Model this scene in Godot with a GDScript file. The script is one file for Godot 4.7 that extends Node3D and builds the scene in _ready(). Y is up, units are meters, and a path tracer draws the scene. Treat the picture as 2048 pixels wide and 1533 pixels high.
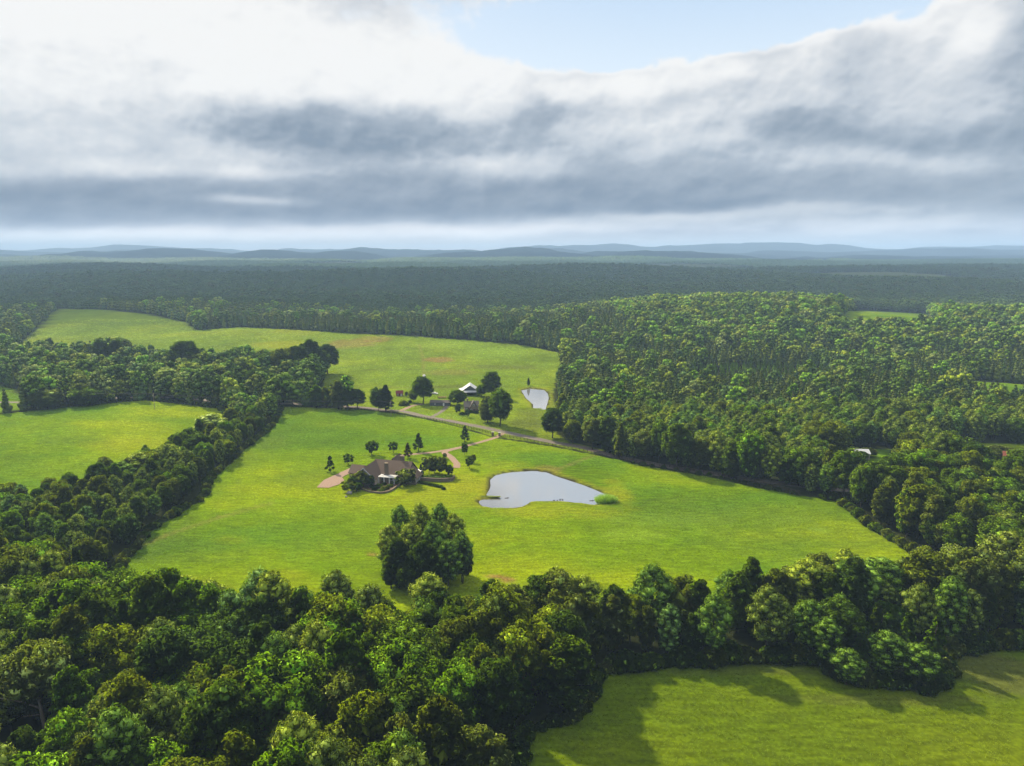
extends Node3D

# A farm valley seen from the air. x runs east, d runs north (d = -z), y up, metres. The air camera hovers 100 m above the pasture.
var rng := RandomNumberGenerator.new()
var warp := FastNoiseLite.new()
var fine := FastNoiseLite.new()
var broad := FastNoiseLite.new()
var M := {}
var names := {}
var opens: Array[PackedVector2Array] = []
var far_eye := Vector3(0, 100, 0)

# ------------------------------------------------------------------ land
const BUMPS := [[-560.0, 1130.0, 240.0, 190.0, 15.0], [-150.0, 870.0, 330.0, 100.0, 9.0], [330.0, 990.0, 230.0, 200.0, 27.0], [620.0, 860.0, 200.0, 160.0, 10.0], [-300.0, 360.0, 110.0, 90.0, 3.0], [-420.0, 2250.0, 700.0, 260.0, 16.0], [900.0, 1900.0, 600.0, 240.0, 14.0], [300.0, 3000.0, 1500.0, 300.0, 12.0], [-1500.0, 3300.0, 900.0, 350.0, 16.0]]

func height(x: float, d: float) -> float:
	var h := 0.7 * sin(x / 47.0 + 1.0) * sin(d / 61.0) + 0.4 * sin(x / 23.0 + d / 37.0)
	var r1 := sqrt((x - 12.0) * (x - 12.0) + (d - 302.0) * (d - 302.0) * 1.6)
	h *= smoothstep(45.0, 90.0, r1)
	var r2 := sqrt((x - 14.0) * (x - 14.0) + (d - 512.0) * (d - 512.0))
	h *= smoothstep(35.0, 60.0, r2)
	for b in BUMPS:
		var u: float = (x - b[0]) / b[2]
		var w: float = (d - b[1]) / b[3]
		var q := u * u + w * w
		if q < 12.0:
			h += b[4] * exp(-q)
	if d > 1100.0:
		var k := smoothstep(1100.0, 2600.0, d)
		h += k * (9.0 * sin(x / 310.0 + 1.3) * sin(d / 420.0 + 0.5) + 6.0 * sin(x / 170.0 + d / 260.0) + 7.0 * sin(d / 330.0 - x / 900.0))
		h += 0.0055 * clampf(d - 1500.0, 0.0, 8000.0)
	if d > 5000.0:
		var u1 := (d - 8300.0) / 1100.0
		h += exp(-u1 * u1) * (78.0 + 30.0 * sin(x / 690.0 + 0.6) + 22.0 * sin(x / 340.0 + 2.0) + 11.0 * sin(x / 160.0)) * (1.0 - 0.75 * smoothstep(1900.0, 3000.0, x))
		var u2 := (d - 10800.0) / 900.0
		h += exp(-u2 * u2) * (95.0 + 30.0 * sin(x / 1300.0 + 2.4) + 18.0 * sin(x / 480.0) + 10.0 * sin(x / 200.0))
		h += 34.0 * smoothstep(6500.0, 8000.0, d) * fine.get_noise_2d(x * 0.03, d * 0.02)
		var u3 := (d - 13800.0) / 1300.0
		h += exp(-u3 * u3) * (150.0 + 36.0 * sin(x / 1400.0 + 0.4) + 28.0 * sin(x / 650.0) + 120.0 * exp(-pow((x - 5000.0) / 2400.0, 2.0)) + 14.0 * sin(x / 240.0))
	return h

func spot(x: float, d: float, lift := 0.0) -> Vector3:
	return Vector3(x, height(x, d) + lift, -d)

func inside_open(p: Vector2) -> int:
	for i in opens.size():
		if Geometry2D.is_point_in_polygon(p, opens[i]):
			return i
	return -1

# ------------------------------------------------------------------ helpers
func numbered(called: String) -> String:
	names[called] = names.get(called, -1) + 1
	return called if names[called] == 0 else "%s_%03d" % [called, names[called]]

func tag(o: Node3D, label: String, category: String, group := "") -> void:
	o.set_meta("label", label)
	o.set_meta("category", category)
	if group:
		o.set_meta("group", group)

func thing(called: String, label: String, category: String, at: Vector3, turn := 0.0, group := "") -> Node3D:
	var o := Node3D.new()
	o.name = numbered(called)
	add_child(o)
	o.position = at
	o.rotation.y = turn
	tag(o, label, category, group)
	return o

func part(called: String, mesh: Mesh, mat: Material, parent: Node3D, at := Vector3.ZERO) -> MeshInstance3D:
	var o := MeshInstance3D.new()
	o.name = called
	o.mesh = mesh
	o.material_override = mat
	o.position = at
	parent.add_child(o, true)
	return o

func setting(called: String, mesh: Mesh, mat: Material, kind := "structure") -> MeshInstance3D:
	var o := MeshInstance3D.new()
	o.name = numbered(called)
	o.mesh = mesh
	o.material_override = mat
	o.set_meta("kind", kind)
	add_child(o)
	return o

func plain(c: Color, rough := 0.85, metal := 0.0) -> StandardMaterial3D:
	var m := StandardMaterial3D.new()
	m.albedo_color = c.linear_to_srgb()
	m.roughness = rough
	m.metallic = metal
	m.metallic_specular = 0.3
	return m

func grain(freq: float, low: float, high: float, size := 512, kind := FastNoiseLite.TYPE_SIMPLEX_SMOOTH, octaves := 4) -> NoiseTexture2D:
	var n := FastNoiseLite.new()
	n.noise_type = kind
	n.frequency = freq
	n.fractal_octaves = octaves
	var g := Gradient.new()
	g.set_color(0, Color(low, low, low))
	g.set_color(1, Color(high, high, high))
	var t := NoiseTexture2D.new()
	t.width = size
	t.height = size
	t.seamless = true
	t.noise = n
	t.color_ramp = g
	return t

func weathered(c: Color, rough: float, freq: float, low: float, scale: float) -> StandardMaterial3D:
	var m := plain(c, rough)
	m.albedo_texture = grain(freq, low, 1.0, 256)
	m.uv1_triplanar = true
	m.uv1_world_triplanar = true
	m.uv1_scale = Vector3.ONE * scale
	return m

class Shape:
	var v := PackedVector3Array()
	var n := PackedVector3Array()
	var c := PackedColorArray()
	var ix := PackedInt32Array()
	func tri(a: Vector3, b: Vector3, e: Vector3, na: Vector3, nb: Vector3, ne: Vector3, col: Color) -> void:
		var k := v.size()
		v.append(a); v.append(b); v.append(e)
		n.append(na); n.append(nb); n.append(ne)
		c.append(col); c.append(col); c.append(col)
		ix.append(k)
		if (e - a).cross(b - a).dot(na + nb + ne) < 0.0:
			ix.append(k + 2); ix.append(k + 1)
		else:
			ix.append(k + 1); ix.append(k + 2)
	func flat(a: Vector3, b: Vector3, e: Vector3, towards: Vector3, col := Color.WHITE) -> void:
		var f := (b - a).cross(e - a).normalized()
		if f.dot(towards) < 0.0:
			f = -f
		tri(a, b, e, f, f, f, col)
	func quad(a: Vector3, b: Vector3, e: Vector3, f: Vector3, towards: Vector3, col := Color.WHITE) -> void:
		flat(a, b, e, towards, col)
		flat(a, e, f, towards, col)
	func leaf(p: Vector3, long: Vector3, wide: Vector3, lift: Vector3, nor: Vector3, col: Color) -> void:
		var k := v.size()
		v.append(p - long); v.append(p + wide + lift); v.append(p + long); v.append(p - wide + lift)
		for i in 4:
			n.append(nor)
			c.append(col)
		var out := (long * 2.0).cross(wide + long).dot(nor)
		if out > 0.0:
			ix.append_array([k, k + 2, k + 1, k, k + 3, k + 2])
		else:
			ix.append_array([k, k + 1, k + 2, k, k + 2, k + 3])
	func box(lo: Vector3, hi: Vector3, col := Color.WHITE, t := Transform3D()) -> void:
		var p: Array[Vector3] = []
		for i in 8:
			p.append(t * Vector3(hi.x if i & 1 else lo.x, hi.y if i & 2 else lo.y, hi.z if i & 4 else lo.z))
		var b := t.basis
		quad(p[0], p[1], p[3], p[2], -b.z, col)
		quad(p[4], p[5], p[7], p[6], b.z, col)
		quad(p[0], p[2], p[6], p[4], -b.x, col)
		quad(p[1], p[3], p[7], p[5], b.x, col)
		quad(p[0], p[1], p[5], p[4], -b.y, col)
		quad(p[2], p[3], p[7], p[6], b.y, col)
	func tube(a: Vector3, b: Vector3, ra: float, rb: float, sides := 6, col := Color.WHITE) -> void:
		var ax := (b - a).normalized()
		var s := ax.cross(Vector3.UP if absf(ax.y) < 0.9 else Vector3.RIGHT).normalized()
		var w := ax.cross(s)
		for i in sides:
			var t0 := TAU * i / sides
			var t1 := TAU * (i + 1) / sides
			var d0 := s * cos(t0) + w * sin(t0)
			var d1 := s * cos(t1) + w * sin(t1)
			tri(a + d0 * ra, a + d1 * ra, b + d1 * rb, d0, d1, d1, col)
			tri(a + d0 * ra, b + d1 * rb, b + d0 * rb, d0, d1, d0, col)
	func lump(at: Vector3, size: Vector3, g: RandomNumberGenerator, rough: float, col: Color, rings := 4, sides := 7) -> void:
		var k := v.size()
		for i in rings + 1:
			var la := PI * i / rings
			for j in sides:
				var lo := TAU * j / sides + 0.4 * (i % 2)
				var dir := Vector3(sin(la) * cos(lo), cos(la), sin(la) * sin(lo))
				v.append(at + dir * size * (1.0 + g.randf_range(-rough, rough)))
				n.append((dir / size).normalized())
				c.append(col)
		for i in rings:
			for j in sides:
				var q := [k + i * sides + j, k + i * sides + (j + 1) % sides, k + (i + 1) * sides + (j + 1) % sides, k + (i + 1) * sides + j]
				for t in [[0, 1, 2], [0, 2, 3]]:
					var A := v[q[t[0]]]
					var fl := (v[q[t[2]]] - A).cross(v[q[t[1]]] - A).dot(n[q[t[0]]] + n[q[t[1]]] + n[q[t[2]]]) < 0.0
					ix.append(q[t[0]]); ix.append(q[t[2]] if fl else q[t[1]]); ix.append(q[t[1]] if fl else q[t[2]])
	func mesh() -> ArrayMesh:
		var a := []
		a.resize(Mesh.ARRAY_MAX)
		a[Mesh.ARRAY_VERTEX] = v
		a[Mesh.ARRAY_NORMAL] = n
		a[Mesh.ARRAY_COLOR] = c
		a[Mesh.ARRAY_INDEX] = ix
		var m := ArrayMesh.new()
		m.add_surface_from_arrays(Mesh.PRIMITIVE_TRIANGLES, a)
		return m

func block(lo: Vector3, hi: Vector3) -> ArrayMesh:
	var s := Shape.new()
	s.box(lo, hi)
	return s.mesh()

# ------------------------------------------------------------------ plants
func puff(s: Shape, g: RandomNumberGenerator, at: Vector3, r: float, heart: Vector3, count: int, size: float, col: Color, spread: float, thin := 1.0, solid := 0.62) -> void:
	s.lump(at, Vector3(r, r * 0.85, r) * solid, g, 0.26, col, 5, 8)
	for i in count:
		var dir := Vector3(g.randfn(), g.randfn() + 0.45, g.randfn()).normalized()
		var p := at + dir * Vector3(r, r * 0.88, r) * g.randf_range(0.68, 1.12)
		var out := (dir + (p - heart).normalized() * 0.5).normalized()
		var tip := Vector3(g.randfn(), g.randfn() * 0.7, g.randfn()).normalized()
		var face := (out + tip * spread).normalized()
		var long := face.cross(Vector3(g.randfn(), g.randfn(), g.randfn())).normalized()
		var wide := face.cross(long)
		var k := size * g.randf_range(0.6, 1.3)
		var cc := col * g.randf_range(0.72, 1.3)
		cc.r *= g.randf_range(0.9, 1.12)
		cc.a = 1.0
		s.leaf(p, long * k, wide * k * 0.62 * thin, face * k * 0.18, (face * 0.5 + out * 0.5 + Vector3.UP * 0.22).normalized(), cc)

func trunk_mesh(g: RandomNumberGenerator, tall: float, r: float, limbs: int, spread: float, low := 0.35) -> ArrayMesh:
	var s := Shape.new()
	var p := Vector3.ZERO
	var rr := r
	s.tube(Vector3(0, -0.8, 0), Vector3(0, 0.3, 0), r * 1.6, r * 1.05, 7)
	p = Vector3(0, 0.3, 0)
	var n := 5
	for i in n:
		var q := Vector3(g.randfn() * 0.14 * (i + 1), tall * (i + 1) / n, g.randfn() * 0.14 * (i + 1))
		var r2 := r * lerpf(1.0, 0.2, float(i + 1) / n)
		s.tube(p, q, rr, r2, 6)
		p = q
		rr = r2
	for i in limbs:
		var y := tall * lerpf(low, 0.9, (i + 0.5) / limbs)
		var a := TAU * (i * 0.382 + g.randf() * 0.1)
		var l := spread * g.randf_range(0.6, 1.0) * (1.15 - 0.5 * y / tall)
		var mid := Vector3(cos(a) * l * 0.5, y + l * 0.28, sin(a) * l * 0.5)
		var end := Vector3(cos(a + 0.2) * l, y + l * 0.55, sin(a + 0.2) * l)
		var rb := r * lerpf(0.5, 0.2, y / tall)
		s.tube(Vector3(0, y, 0), mid, rb, rb * 0.65, 5)
		s.tube(mid, end, rb * 0.65, rb * 0.25, 5)
	return s.mesh()

# kinds of crown, each at its natural size: [crown mesh, trunk mesh, height, crown radius]
func broadleaf(seed_: int, tall: float, rad: float, base: float, puffs: int, leaves: int, size: float, form := "round", solid := 0.62) -> Array:
	var g := RandomNumberGenerator.new()
	g.seed = seed_
	var s := Shape.new()
	var mid := Vector3(0, lerpf(base, tall, 0.5), 0)
	var half := (tall - base) * 0.5
	var lobes: Array[Vector3] = []
	for i in 7:
		lobes.append(Vector3(g.randfn(), g.randfn() * 0.6 + 0.2, g.randfn()).normalized())
	for i in puffs:
		var f := (i + 0.5) / puffs
		var y := 1.0 - 2.0 * f
		if form == "round":
			y = 1.0 - 1.75 * pow(f, 0.95)
		var a := i * 2.39996 + g.randf() * 0.5
		var w := sqrt(maxf(0.0, 1.0 - y * y))
		if form == "cone":
			w = (1.0 - y) * 0.5 * (0.95 if y > -0.75 else 0.7) + 0.05
		elif form == "tall":
			w = pow(w, 0.7) * (0.8 - 0.22 * y)
		elif form == "wide":
			w = pow(w, 0.6)
		var way := Vector3(cos(a) * w, y, sin(a) * w).normalized()
		var lobe := 0.0
		for q in lobes:
			lobe = maxf(lobe, way.dot(q))
		var rr := rad * g.randf_range(0.74, 0.94) * (0.72 + 0.34 * pow(maxf(lobe, 0.0), 3.0))
		var at := mid + Vector3(cos(a) * w * rr, y * half * g.randf_range(0.82, 1.0), sin(a) * w * rr)
		var pr := rad * g.randf_range(0.21, 0.37) * (1.0 if form != "cone" else lerpf(0.45, 1.0, w))
		var col := Color(1, 1, 1) * g.randf_range(0.86, 1.14)
		col.r *= g.randf_range(0.92, 1.1)
		puff(s, g, at, pr, mid - Vector3(0, half * 0.5, 0), leaves, size, col, 0.75, 1.0, solid)
	# a loose core, so that light does not shine straight through the middle
	s.lump(mid, Vector3(rad * 0.3, half * 0.55, rad * 0.3) * (Vector3(0.7, 1, 0.7) if form == "cone" else Vector3.ONE), g, 0.2, Color(1, 1, 1), 5, 9)
	return [s.mesh(), trunk_mesh(g, tall * 0.86, 0.018 * tall, 7, rad * 0.8), tall, rad]

func pine(seed_: int, tall: float, rad: float, base: float, whorls: int, leaves: int, size: float, solid := 0.66, thin := 0.42) -> Array:
	var g := RandomNumberGenerator.new()
	g.seed = seed_
	var s := Shape.new()
	for i in whorls:
		var f := float(i) / (whorls - 1)
		var y := lerpf(base, tall - rad * 0.25, f)
		var w := rad * (0.92 * pow(1.0 - pow(f, 3.0), 0.7) * (0.52 + 0.48 * smoothstep(0.0, 0.5, f)) + 0.04)
		var arms := 6 if f < 0.85 else (5 if f < 0.97 else 2)
		for k in arms:
			var a := TAU * (k + g.randf() * 0.6) / arms + i * 1.3
			var reach := w * g.randf_range(0.5, 1.0) if arms > 1 else 0.0
			var at := Vector3(cos(a) * reach, y + g.randf_range(-0.4, 0.5) + reach * 0.12, sin(a) * reach)
			var col := Color(1, 1, 1) * g.randf_range(0.84, 1.12)
			puff(s, g, at, rad * g.randf_range(0.24, 0.36), Vector3(0, y - rad * 0.6, 0), leaves, size, col, 1.0, thin, solid)
	return [s.mesh(), trunk_mesh(g, tall * 0.95, 0.013 * tall, 9, rad * 0.75, 0.25), tall, rad]

func conifer_row(seed_: int, tall: float, rad: float, base: float, tiers: int, leaves: int, size: float) -> Array:
	# a plantation pine at the size of a few pixels: a closed tapering crown, ragged with sprays
	var g := RandomNumberGenerator.new()
	g.seed = seed_
	var s := Shape.new()
	for i in tiers:
		var f := float(i) / (tiers - 1)
		var y := lerpf(base, tall - rad * 0.35, f)
		var w := rad * (0.25 + 0.75 * pow(1.0 - f, 0.8)) * (0.85 if i == 0 else 1.0)
		var off := Vector3(g.randfn(), 0, g.randfn()) * rad * 0.14
		puff(s, g, off + Vector3(0, y, 0), w * 0.86, Vector3(0, y - rad, 0), leaves, size, Color(1, 1, 1) * g.randf_range(0.88, 1.1), 0.8, 0.7, 0.98)
	return [s.mesh(), trunk_mesh(g, tall * 0.9, 0.012 * tall, 0, rad), tall, rad]

func bush(seed_: int, rad: float, puffs: int, leaves: int, size: float) -> Array:
	var g := RandomNumberGenerator.new()
	g.seed = seed_
	var s := Shape.new()
	for i in puffs:
		var a := i * 2.39996
		var w := sqrt(float(i) / puffs) * rad * 0.75
		var pr := rad * g.randf_range(0.3, 0.45)
		puff(s, g, Vector3(cos(a) * w, pr * 0.6 + (rad - w) * g.randf_range(0.35, 0.8), sin(a) * w), pr, Vector3(0, 0.2, 0), leaves, size, Color(1, 1, 1) * g.randf_range(0.85, 1.15), 0.8)
	return [s.mesh(), trunk_mesh(g, rad * 0.9, 0.07 * rad, 4, rad * 0.6), rad * 1.6, rad]

func leafy(c: Color, glow := 0.9) -> StandardMaterial3D:
	var m := StandardMaterial3D.new()
	m.albedo_color = c.linear_to_srgb()
	m.vertex_color_use_as_albedo = true
	m.roughness = 0.75
	m.metallic_specular = 0.2
	m.backlight_enabled = true
	m.backlight = Color(0.95 * glow, glow, 0.55 * glow)
	return m

# ------------------------------------------------------------------ sky
# Banks of cloud: [degrees east of north, degrees up, half width, half height, how much cloud, how bright]
const BANKS := [[11.3, 16.5, 14.9, 3.5, -1.60, 0.80],
	[26.8, 16.2, 5.6, 2.3, -1.30, 0.70],
	[-1.7, 16.1, 6.0, 1.6, -0.50, 0.95],
	[-26.9, 15.1, 18.3, 4.8, 0.70, 1.12],
	[-30.3, 9.9, 12.0, 2.1, 0.60, 0.92],
	[-15.0, 13.1, 11.6, 2.7, 0.70, 1.05],
	[-6.2, 13.8, 5.6, 2.0, 0.80, 1.08],
	[31.7, 12.4, 4.7, 4.7, 1.30, 0.72],
	[25.4, 11.9, 4.7, 3.1, 1.20, 0.74],
	[21.0, 11.0, 4.3, 2.1, 1.00, 0.78],
	[33.4, 13.9, 1.6, 1.6, 0.60, 0.85],
	[11.5, 11.9, 8.0, 1.3, 1.10, 0.86],
	[4.8, 12.1, 4.9, 1.2, 0.80, 0.84],
	[16.9, 11.5, 3.5, 1.0, 0.70, 0.75],
	[-29.1, 7.2, 10.6, 2.2, 0.70, 0.74],
	[-33.1, 6.0, 5.4, 2.2, 0.60, 0.58],
	[-9.7, 8.9, 12.2, 1.9, 0.80, 0.15],
	[-15.9, 9.1, 6.0, 1.4, 0.60, 0.14],
	[-0.9, 10.2, 4.2, 1.6, 0.60, 0.10],
	[-5.5, 11.7, 3.4, 1.2, 0.50, 0.90],
	[6.7, 9.6, 9.0, 1.4, 0.80, 0.74],
	[14.9, 9.5, 7.2, 1.3, 0.80, 0.78],
	[11.7, 7.7, 7.4, 1.3, 0.80, 0.68],
	[16.8, 7.8, 2.5, 0.9, 0.50, 0.85],
	[25.8, 7.3, 8.1, 1.7, 0.90, 0.14],
	[32.0, 6.7, 4.5, 1.5, 0.80, 0.20],
	[29.8, 9.2, 6.4, 1.4, 0.70, 0.62],
	[23.4, 5.0, 5.3, 0.8, 0.80, 0.84],
	[32.2, 4.6, 4.5, 1.0, 0.70, 0.66],
	[16.1, 6.0, 7.2, 1.0, 0.70, 0.42],
	[-8.4, 14.1, 2.6, 1.0, 0.50, 1.02],
	[-4.7, 12.6, 2.3, 1.4, 0.50, 1.00],
	[-2.2, 13.1, 1.9, 1.0, 0.50, 0.95],
	[2.3, 12.2, 1.8, 0.8, 0.40, 0.98],
	[7.2, 12.5, 2.2, 0.9, 0.40, 0.98],
	[11.9, 12.6, 2.6, 1.0, 0.40, 1.00],
	[16.0, 11.9, 1.8, 0.8, 0.40, 0.92],
	[22.3, 13.9, 1.9, 0.9, 0.40, 0.90],
	[28.0, 14.8, 1.8, 1.3, 0.40, 0.92],
	[32.3, 14.3, 1.6, 1.3, 0.40, 0.95],
	[9.4, 10.5, 4.1, 0.7, 0.40, 0.60],
	[17.7, 10.4, 3.1, 0.7, 0.40, 0.60],
	[24.9, 10.7, 2.8, 0.9, 0.40, 0.60],
	[-26.5, 5.2, 4.7, 0.7, 0.50, 0.95],
	[-20.3, 6.2, 4.1, 1.0, 0.60, 0.72],
	[-2.5, 6.8, 5.0, 1.0, 0.70, 0.74],
	[-11.7, 6.1, 7.4, 0.7, 0.60, 0.40],
	[-30.0, 3.6, 12.3, 1.3, 0.90, 0.12],
	[-19.1, 3.0, 11.5, 1.0, 0.90, 0.15],
	[-7.9, 4.9, 9.9, 1.0, 0.80, 0.24],
	[-0.2, 4.0, 12.4, 1.1, 0.90, 0.16],
	[16.2, 4.5, 11.4, 0.7, 0.80, 0.22],
	[29.5, 3.6, 9.8, 0.8, 0.80, 0.30],
	[-33.8, 2.3, 3.5, 0.5, 0.80, 0.06],
	[-19.6, 5.6, 2.1, 0.5, 0.50, 0.80],
	[-19.0, 3.6, 3.2, 0.3, 0.50, 0.55],
	[-26.5, 1.4, 15.7, 0.5, 0.60, 0.78],
	[-0.9, 1.8, 16.1, 0.5, 0.60, 0.80],
	[18.1, 2.5, 14.7, 0.5, 0.60, 0.66],
	[28.2, 1.5, 12.9, 0.7, 0.50, 0.62]]

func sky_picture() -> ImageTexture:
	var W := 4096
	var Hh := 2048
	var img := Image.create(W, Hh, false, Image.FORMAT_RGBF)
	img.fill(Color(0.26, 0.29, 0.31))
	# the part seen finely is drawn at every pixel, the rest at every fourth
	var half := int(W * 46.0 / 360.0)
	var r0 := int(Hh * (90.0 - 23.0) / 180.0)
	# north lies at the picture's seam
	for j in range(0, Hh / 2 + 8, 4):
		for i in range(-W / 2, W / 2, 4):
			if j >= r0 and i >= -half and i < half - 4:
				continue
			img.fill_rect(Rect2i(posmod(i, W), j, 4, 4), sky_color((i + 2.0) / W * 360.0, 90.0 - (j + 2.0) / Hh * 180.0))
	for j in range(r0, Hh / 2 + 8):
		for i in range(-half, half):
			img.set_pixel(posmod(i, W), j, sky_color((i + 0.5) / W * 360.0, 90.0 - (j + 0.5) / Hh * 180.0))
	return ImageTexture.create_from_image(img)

func billow(x: float, y: float, z: float) -> float:
	# heaped noise: round heads, narrow creases
	return 0.62 * (1.0 - 2.2 * absf(fine.get_noise_3d(x, y, z))) + 0.38 * (1.0 - 2.2 * absf(fine.get_noise_3d(x * 2.3, y * 2.3, z + 31.0))) - 0.55

func sky_color(az: float, el: float) -> Color:
	var e := maxf(el, 0.0)
	# the direction meets a cloud deck overhead; far decks are foreshortened
	var k := 1.0 / (sin(deg_to_rad(e)) + 0.07)
	var px := sin(deg_to_rad(az)) * k * 9.0
	var pz := cos(deg_to_rad(az)) * k * 9.0
	var ax := az * cos(deg_to_rad(e))
	var low := 1.0 - smoothstep(2.0, 10.0, e)
	var sx := ax * 0.85
	var sy := 1.15 * e + 5.0 * (1.0 - exp(-e / 3.0))
	var w1 := fine.get_noise_3d(sx * 0.42, sy * 0.42, 3.0)
	var w2 := fine.get_noise_3d(sx * 0.42, sy * 0.42, 40.0)
	var n1 := fine.get_noise_3d(sx * 1.3, sy * 1.3, 9.0)
	var n2 := fine.get_noise_3d(sx * 1.3, sy * 1.3, 77.0)
	var a2 := az + w1 * 6.0 + n1 * 2.4
	var e2 := e + (w2 * 2.2 + n2 * 1.3) * lerpf(1.0, 0.5, low)
	var deck := broad.get_noise_3d(px, pz, 7.0)
	var cover := lerpf(0.95, 0.62, smoothstep(6.0, 14.0, e)) + 0.7 * deck
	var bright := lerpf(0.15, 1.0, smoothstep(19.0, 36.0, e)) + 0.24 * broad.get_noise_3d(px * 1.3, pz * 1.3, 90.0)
	for b in BANKS:
		var u: float = (a2 - b[0]) / b[2]
		var w: float = (e2 - b[1]) / b[3]
		var q := u * u + w * w
		if q < 5.0:
			var g := exp(-q * lerpf(0.8, sqrt(q) * 0.75, 0.4))
			cover += g * b[4]
			bright = lerpf(bright, b[5], g * 0.95)
	var edge := smoothstep(5.0, 9.0, e)
	var puffs := billow(sx * 1.5, sy * 1.5, 20.0)
	var small := billow(sx * 4.6, sy * 4.6, 60.0)
	# billows catch light on the side that looks to the sun, up and to the west
	var relief := puffs - billow((sx - 0.5) * 1.5, (sy + 0.9) * 1.5, 20.0) + 0.5 * (small - billow((sx - 0.16) * 4.6, (sy + 0.3) * 4.6, 60.0))
	cover += (puffs * 0.9 + small * 0.4) * lerpf(0.75, 1.15, edge)
	bright += 0.26 * edge * exp(-pow((cover - 0.45) / 0.3, 2.0))
	bright += (relief * 0.20 + puffs * 0.15 + small * 0.06) * lerpf(1.0, 0.5, low)
	var to_sun := cos(deg_to_rad(el)) * cos(deg_to_rad(36.0)) * cos(deg_to_rad(az + 33.0)) + sin(deg_to_rad(el)) * sin(deg_to_rad(36.0))
	var near_sun := exp((to_sun - 1.0) * 12.0)
	var air := Color(0.56, 0.63, 0.69).lerp(Color(0.30, 0.43, 0.60), smoothstep(8.0, 24.0, e)).lerp(Color(0.74, 0.75, 0.76), clampf(near_sun * 1.1, 0.0, 0.9))
	bright = clampf(bright + near_sun * 0.10, -0.08, 1.02)
	var cl := Color(0.060, 0.100, 0.160).lerp(Color(0.33, 0.365, 0.41), clampf((bright + 0.08) / 0.6, 0.0, 1.0)).lerp(Color(0.635, 0.632, 0.625), smoothstep(0.34, 1.08, bright))
	var c := air.lerp(cl, smoothstep(0.16 - 0.3 * smoothstep(8.0, -14.0, az), 0.56 + 0.5 * smoothstep(8.0, -14.0, az), cover))
	# thick low air
	c = c.lerp(Color(0.45, 0.50, 0.535).lerp(Color(0.59, 0.585, 0.57), exp(-pow((az + 12.0) / 28.0, 2.0))), 0.8 * exp(-pow(e / 1.7, 2.0)))
	# sky above the view brightened, to add fill light on shaded tree sides
	c *= 1.0 + 1.0 * smoothstep(18.0, 36.0, e)
	# the bright gap under the farthest cloud bases, seen through many miles of air
	c *= 1.0 + 0.75 * exp(-pow((e - 0.9) / 1.5, 2.0))
	return c

# ------------------------------------------------------------------ ground
func lines(lo: float, hi: float, fine_lo: float, fine_hi: float, step: float, grow: float) -> PackedFloat64Array:
	var out := PackedFloat64Array()
	var s := step
	var left: Array[float] = []
	var x := fine_lo
	while x > lo:
		s *= grow
		x -= s
		left.append(x)
	left.reverse()
	for q in left:
		out.append(q)
	x = fine_lo
	while x < fine_hi:
		out.append(x)
		x += step
	s = step
	while x < hi:
		out.append(x)
		s *= grow
		x += s
	out.append(x)
	return out

func edge_distance(p: Vector2, poly: PackedVector2Array) -> float:
	var best := 1e9
	for i in poly.size():
		var q := Geometry2D.get_closest_point_to_segment(p, poly[i], poly[(i + 1) % poly.size()])
		best = minf(best, p.distance_squared_to(q))
	var r := sqrt(best)
	return -r if Geometry2D.is_point_in_polygon(p, poly) else r

var pond := PackedVector2Array()
var pond_b := PackedVector2Array()
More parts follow.
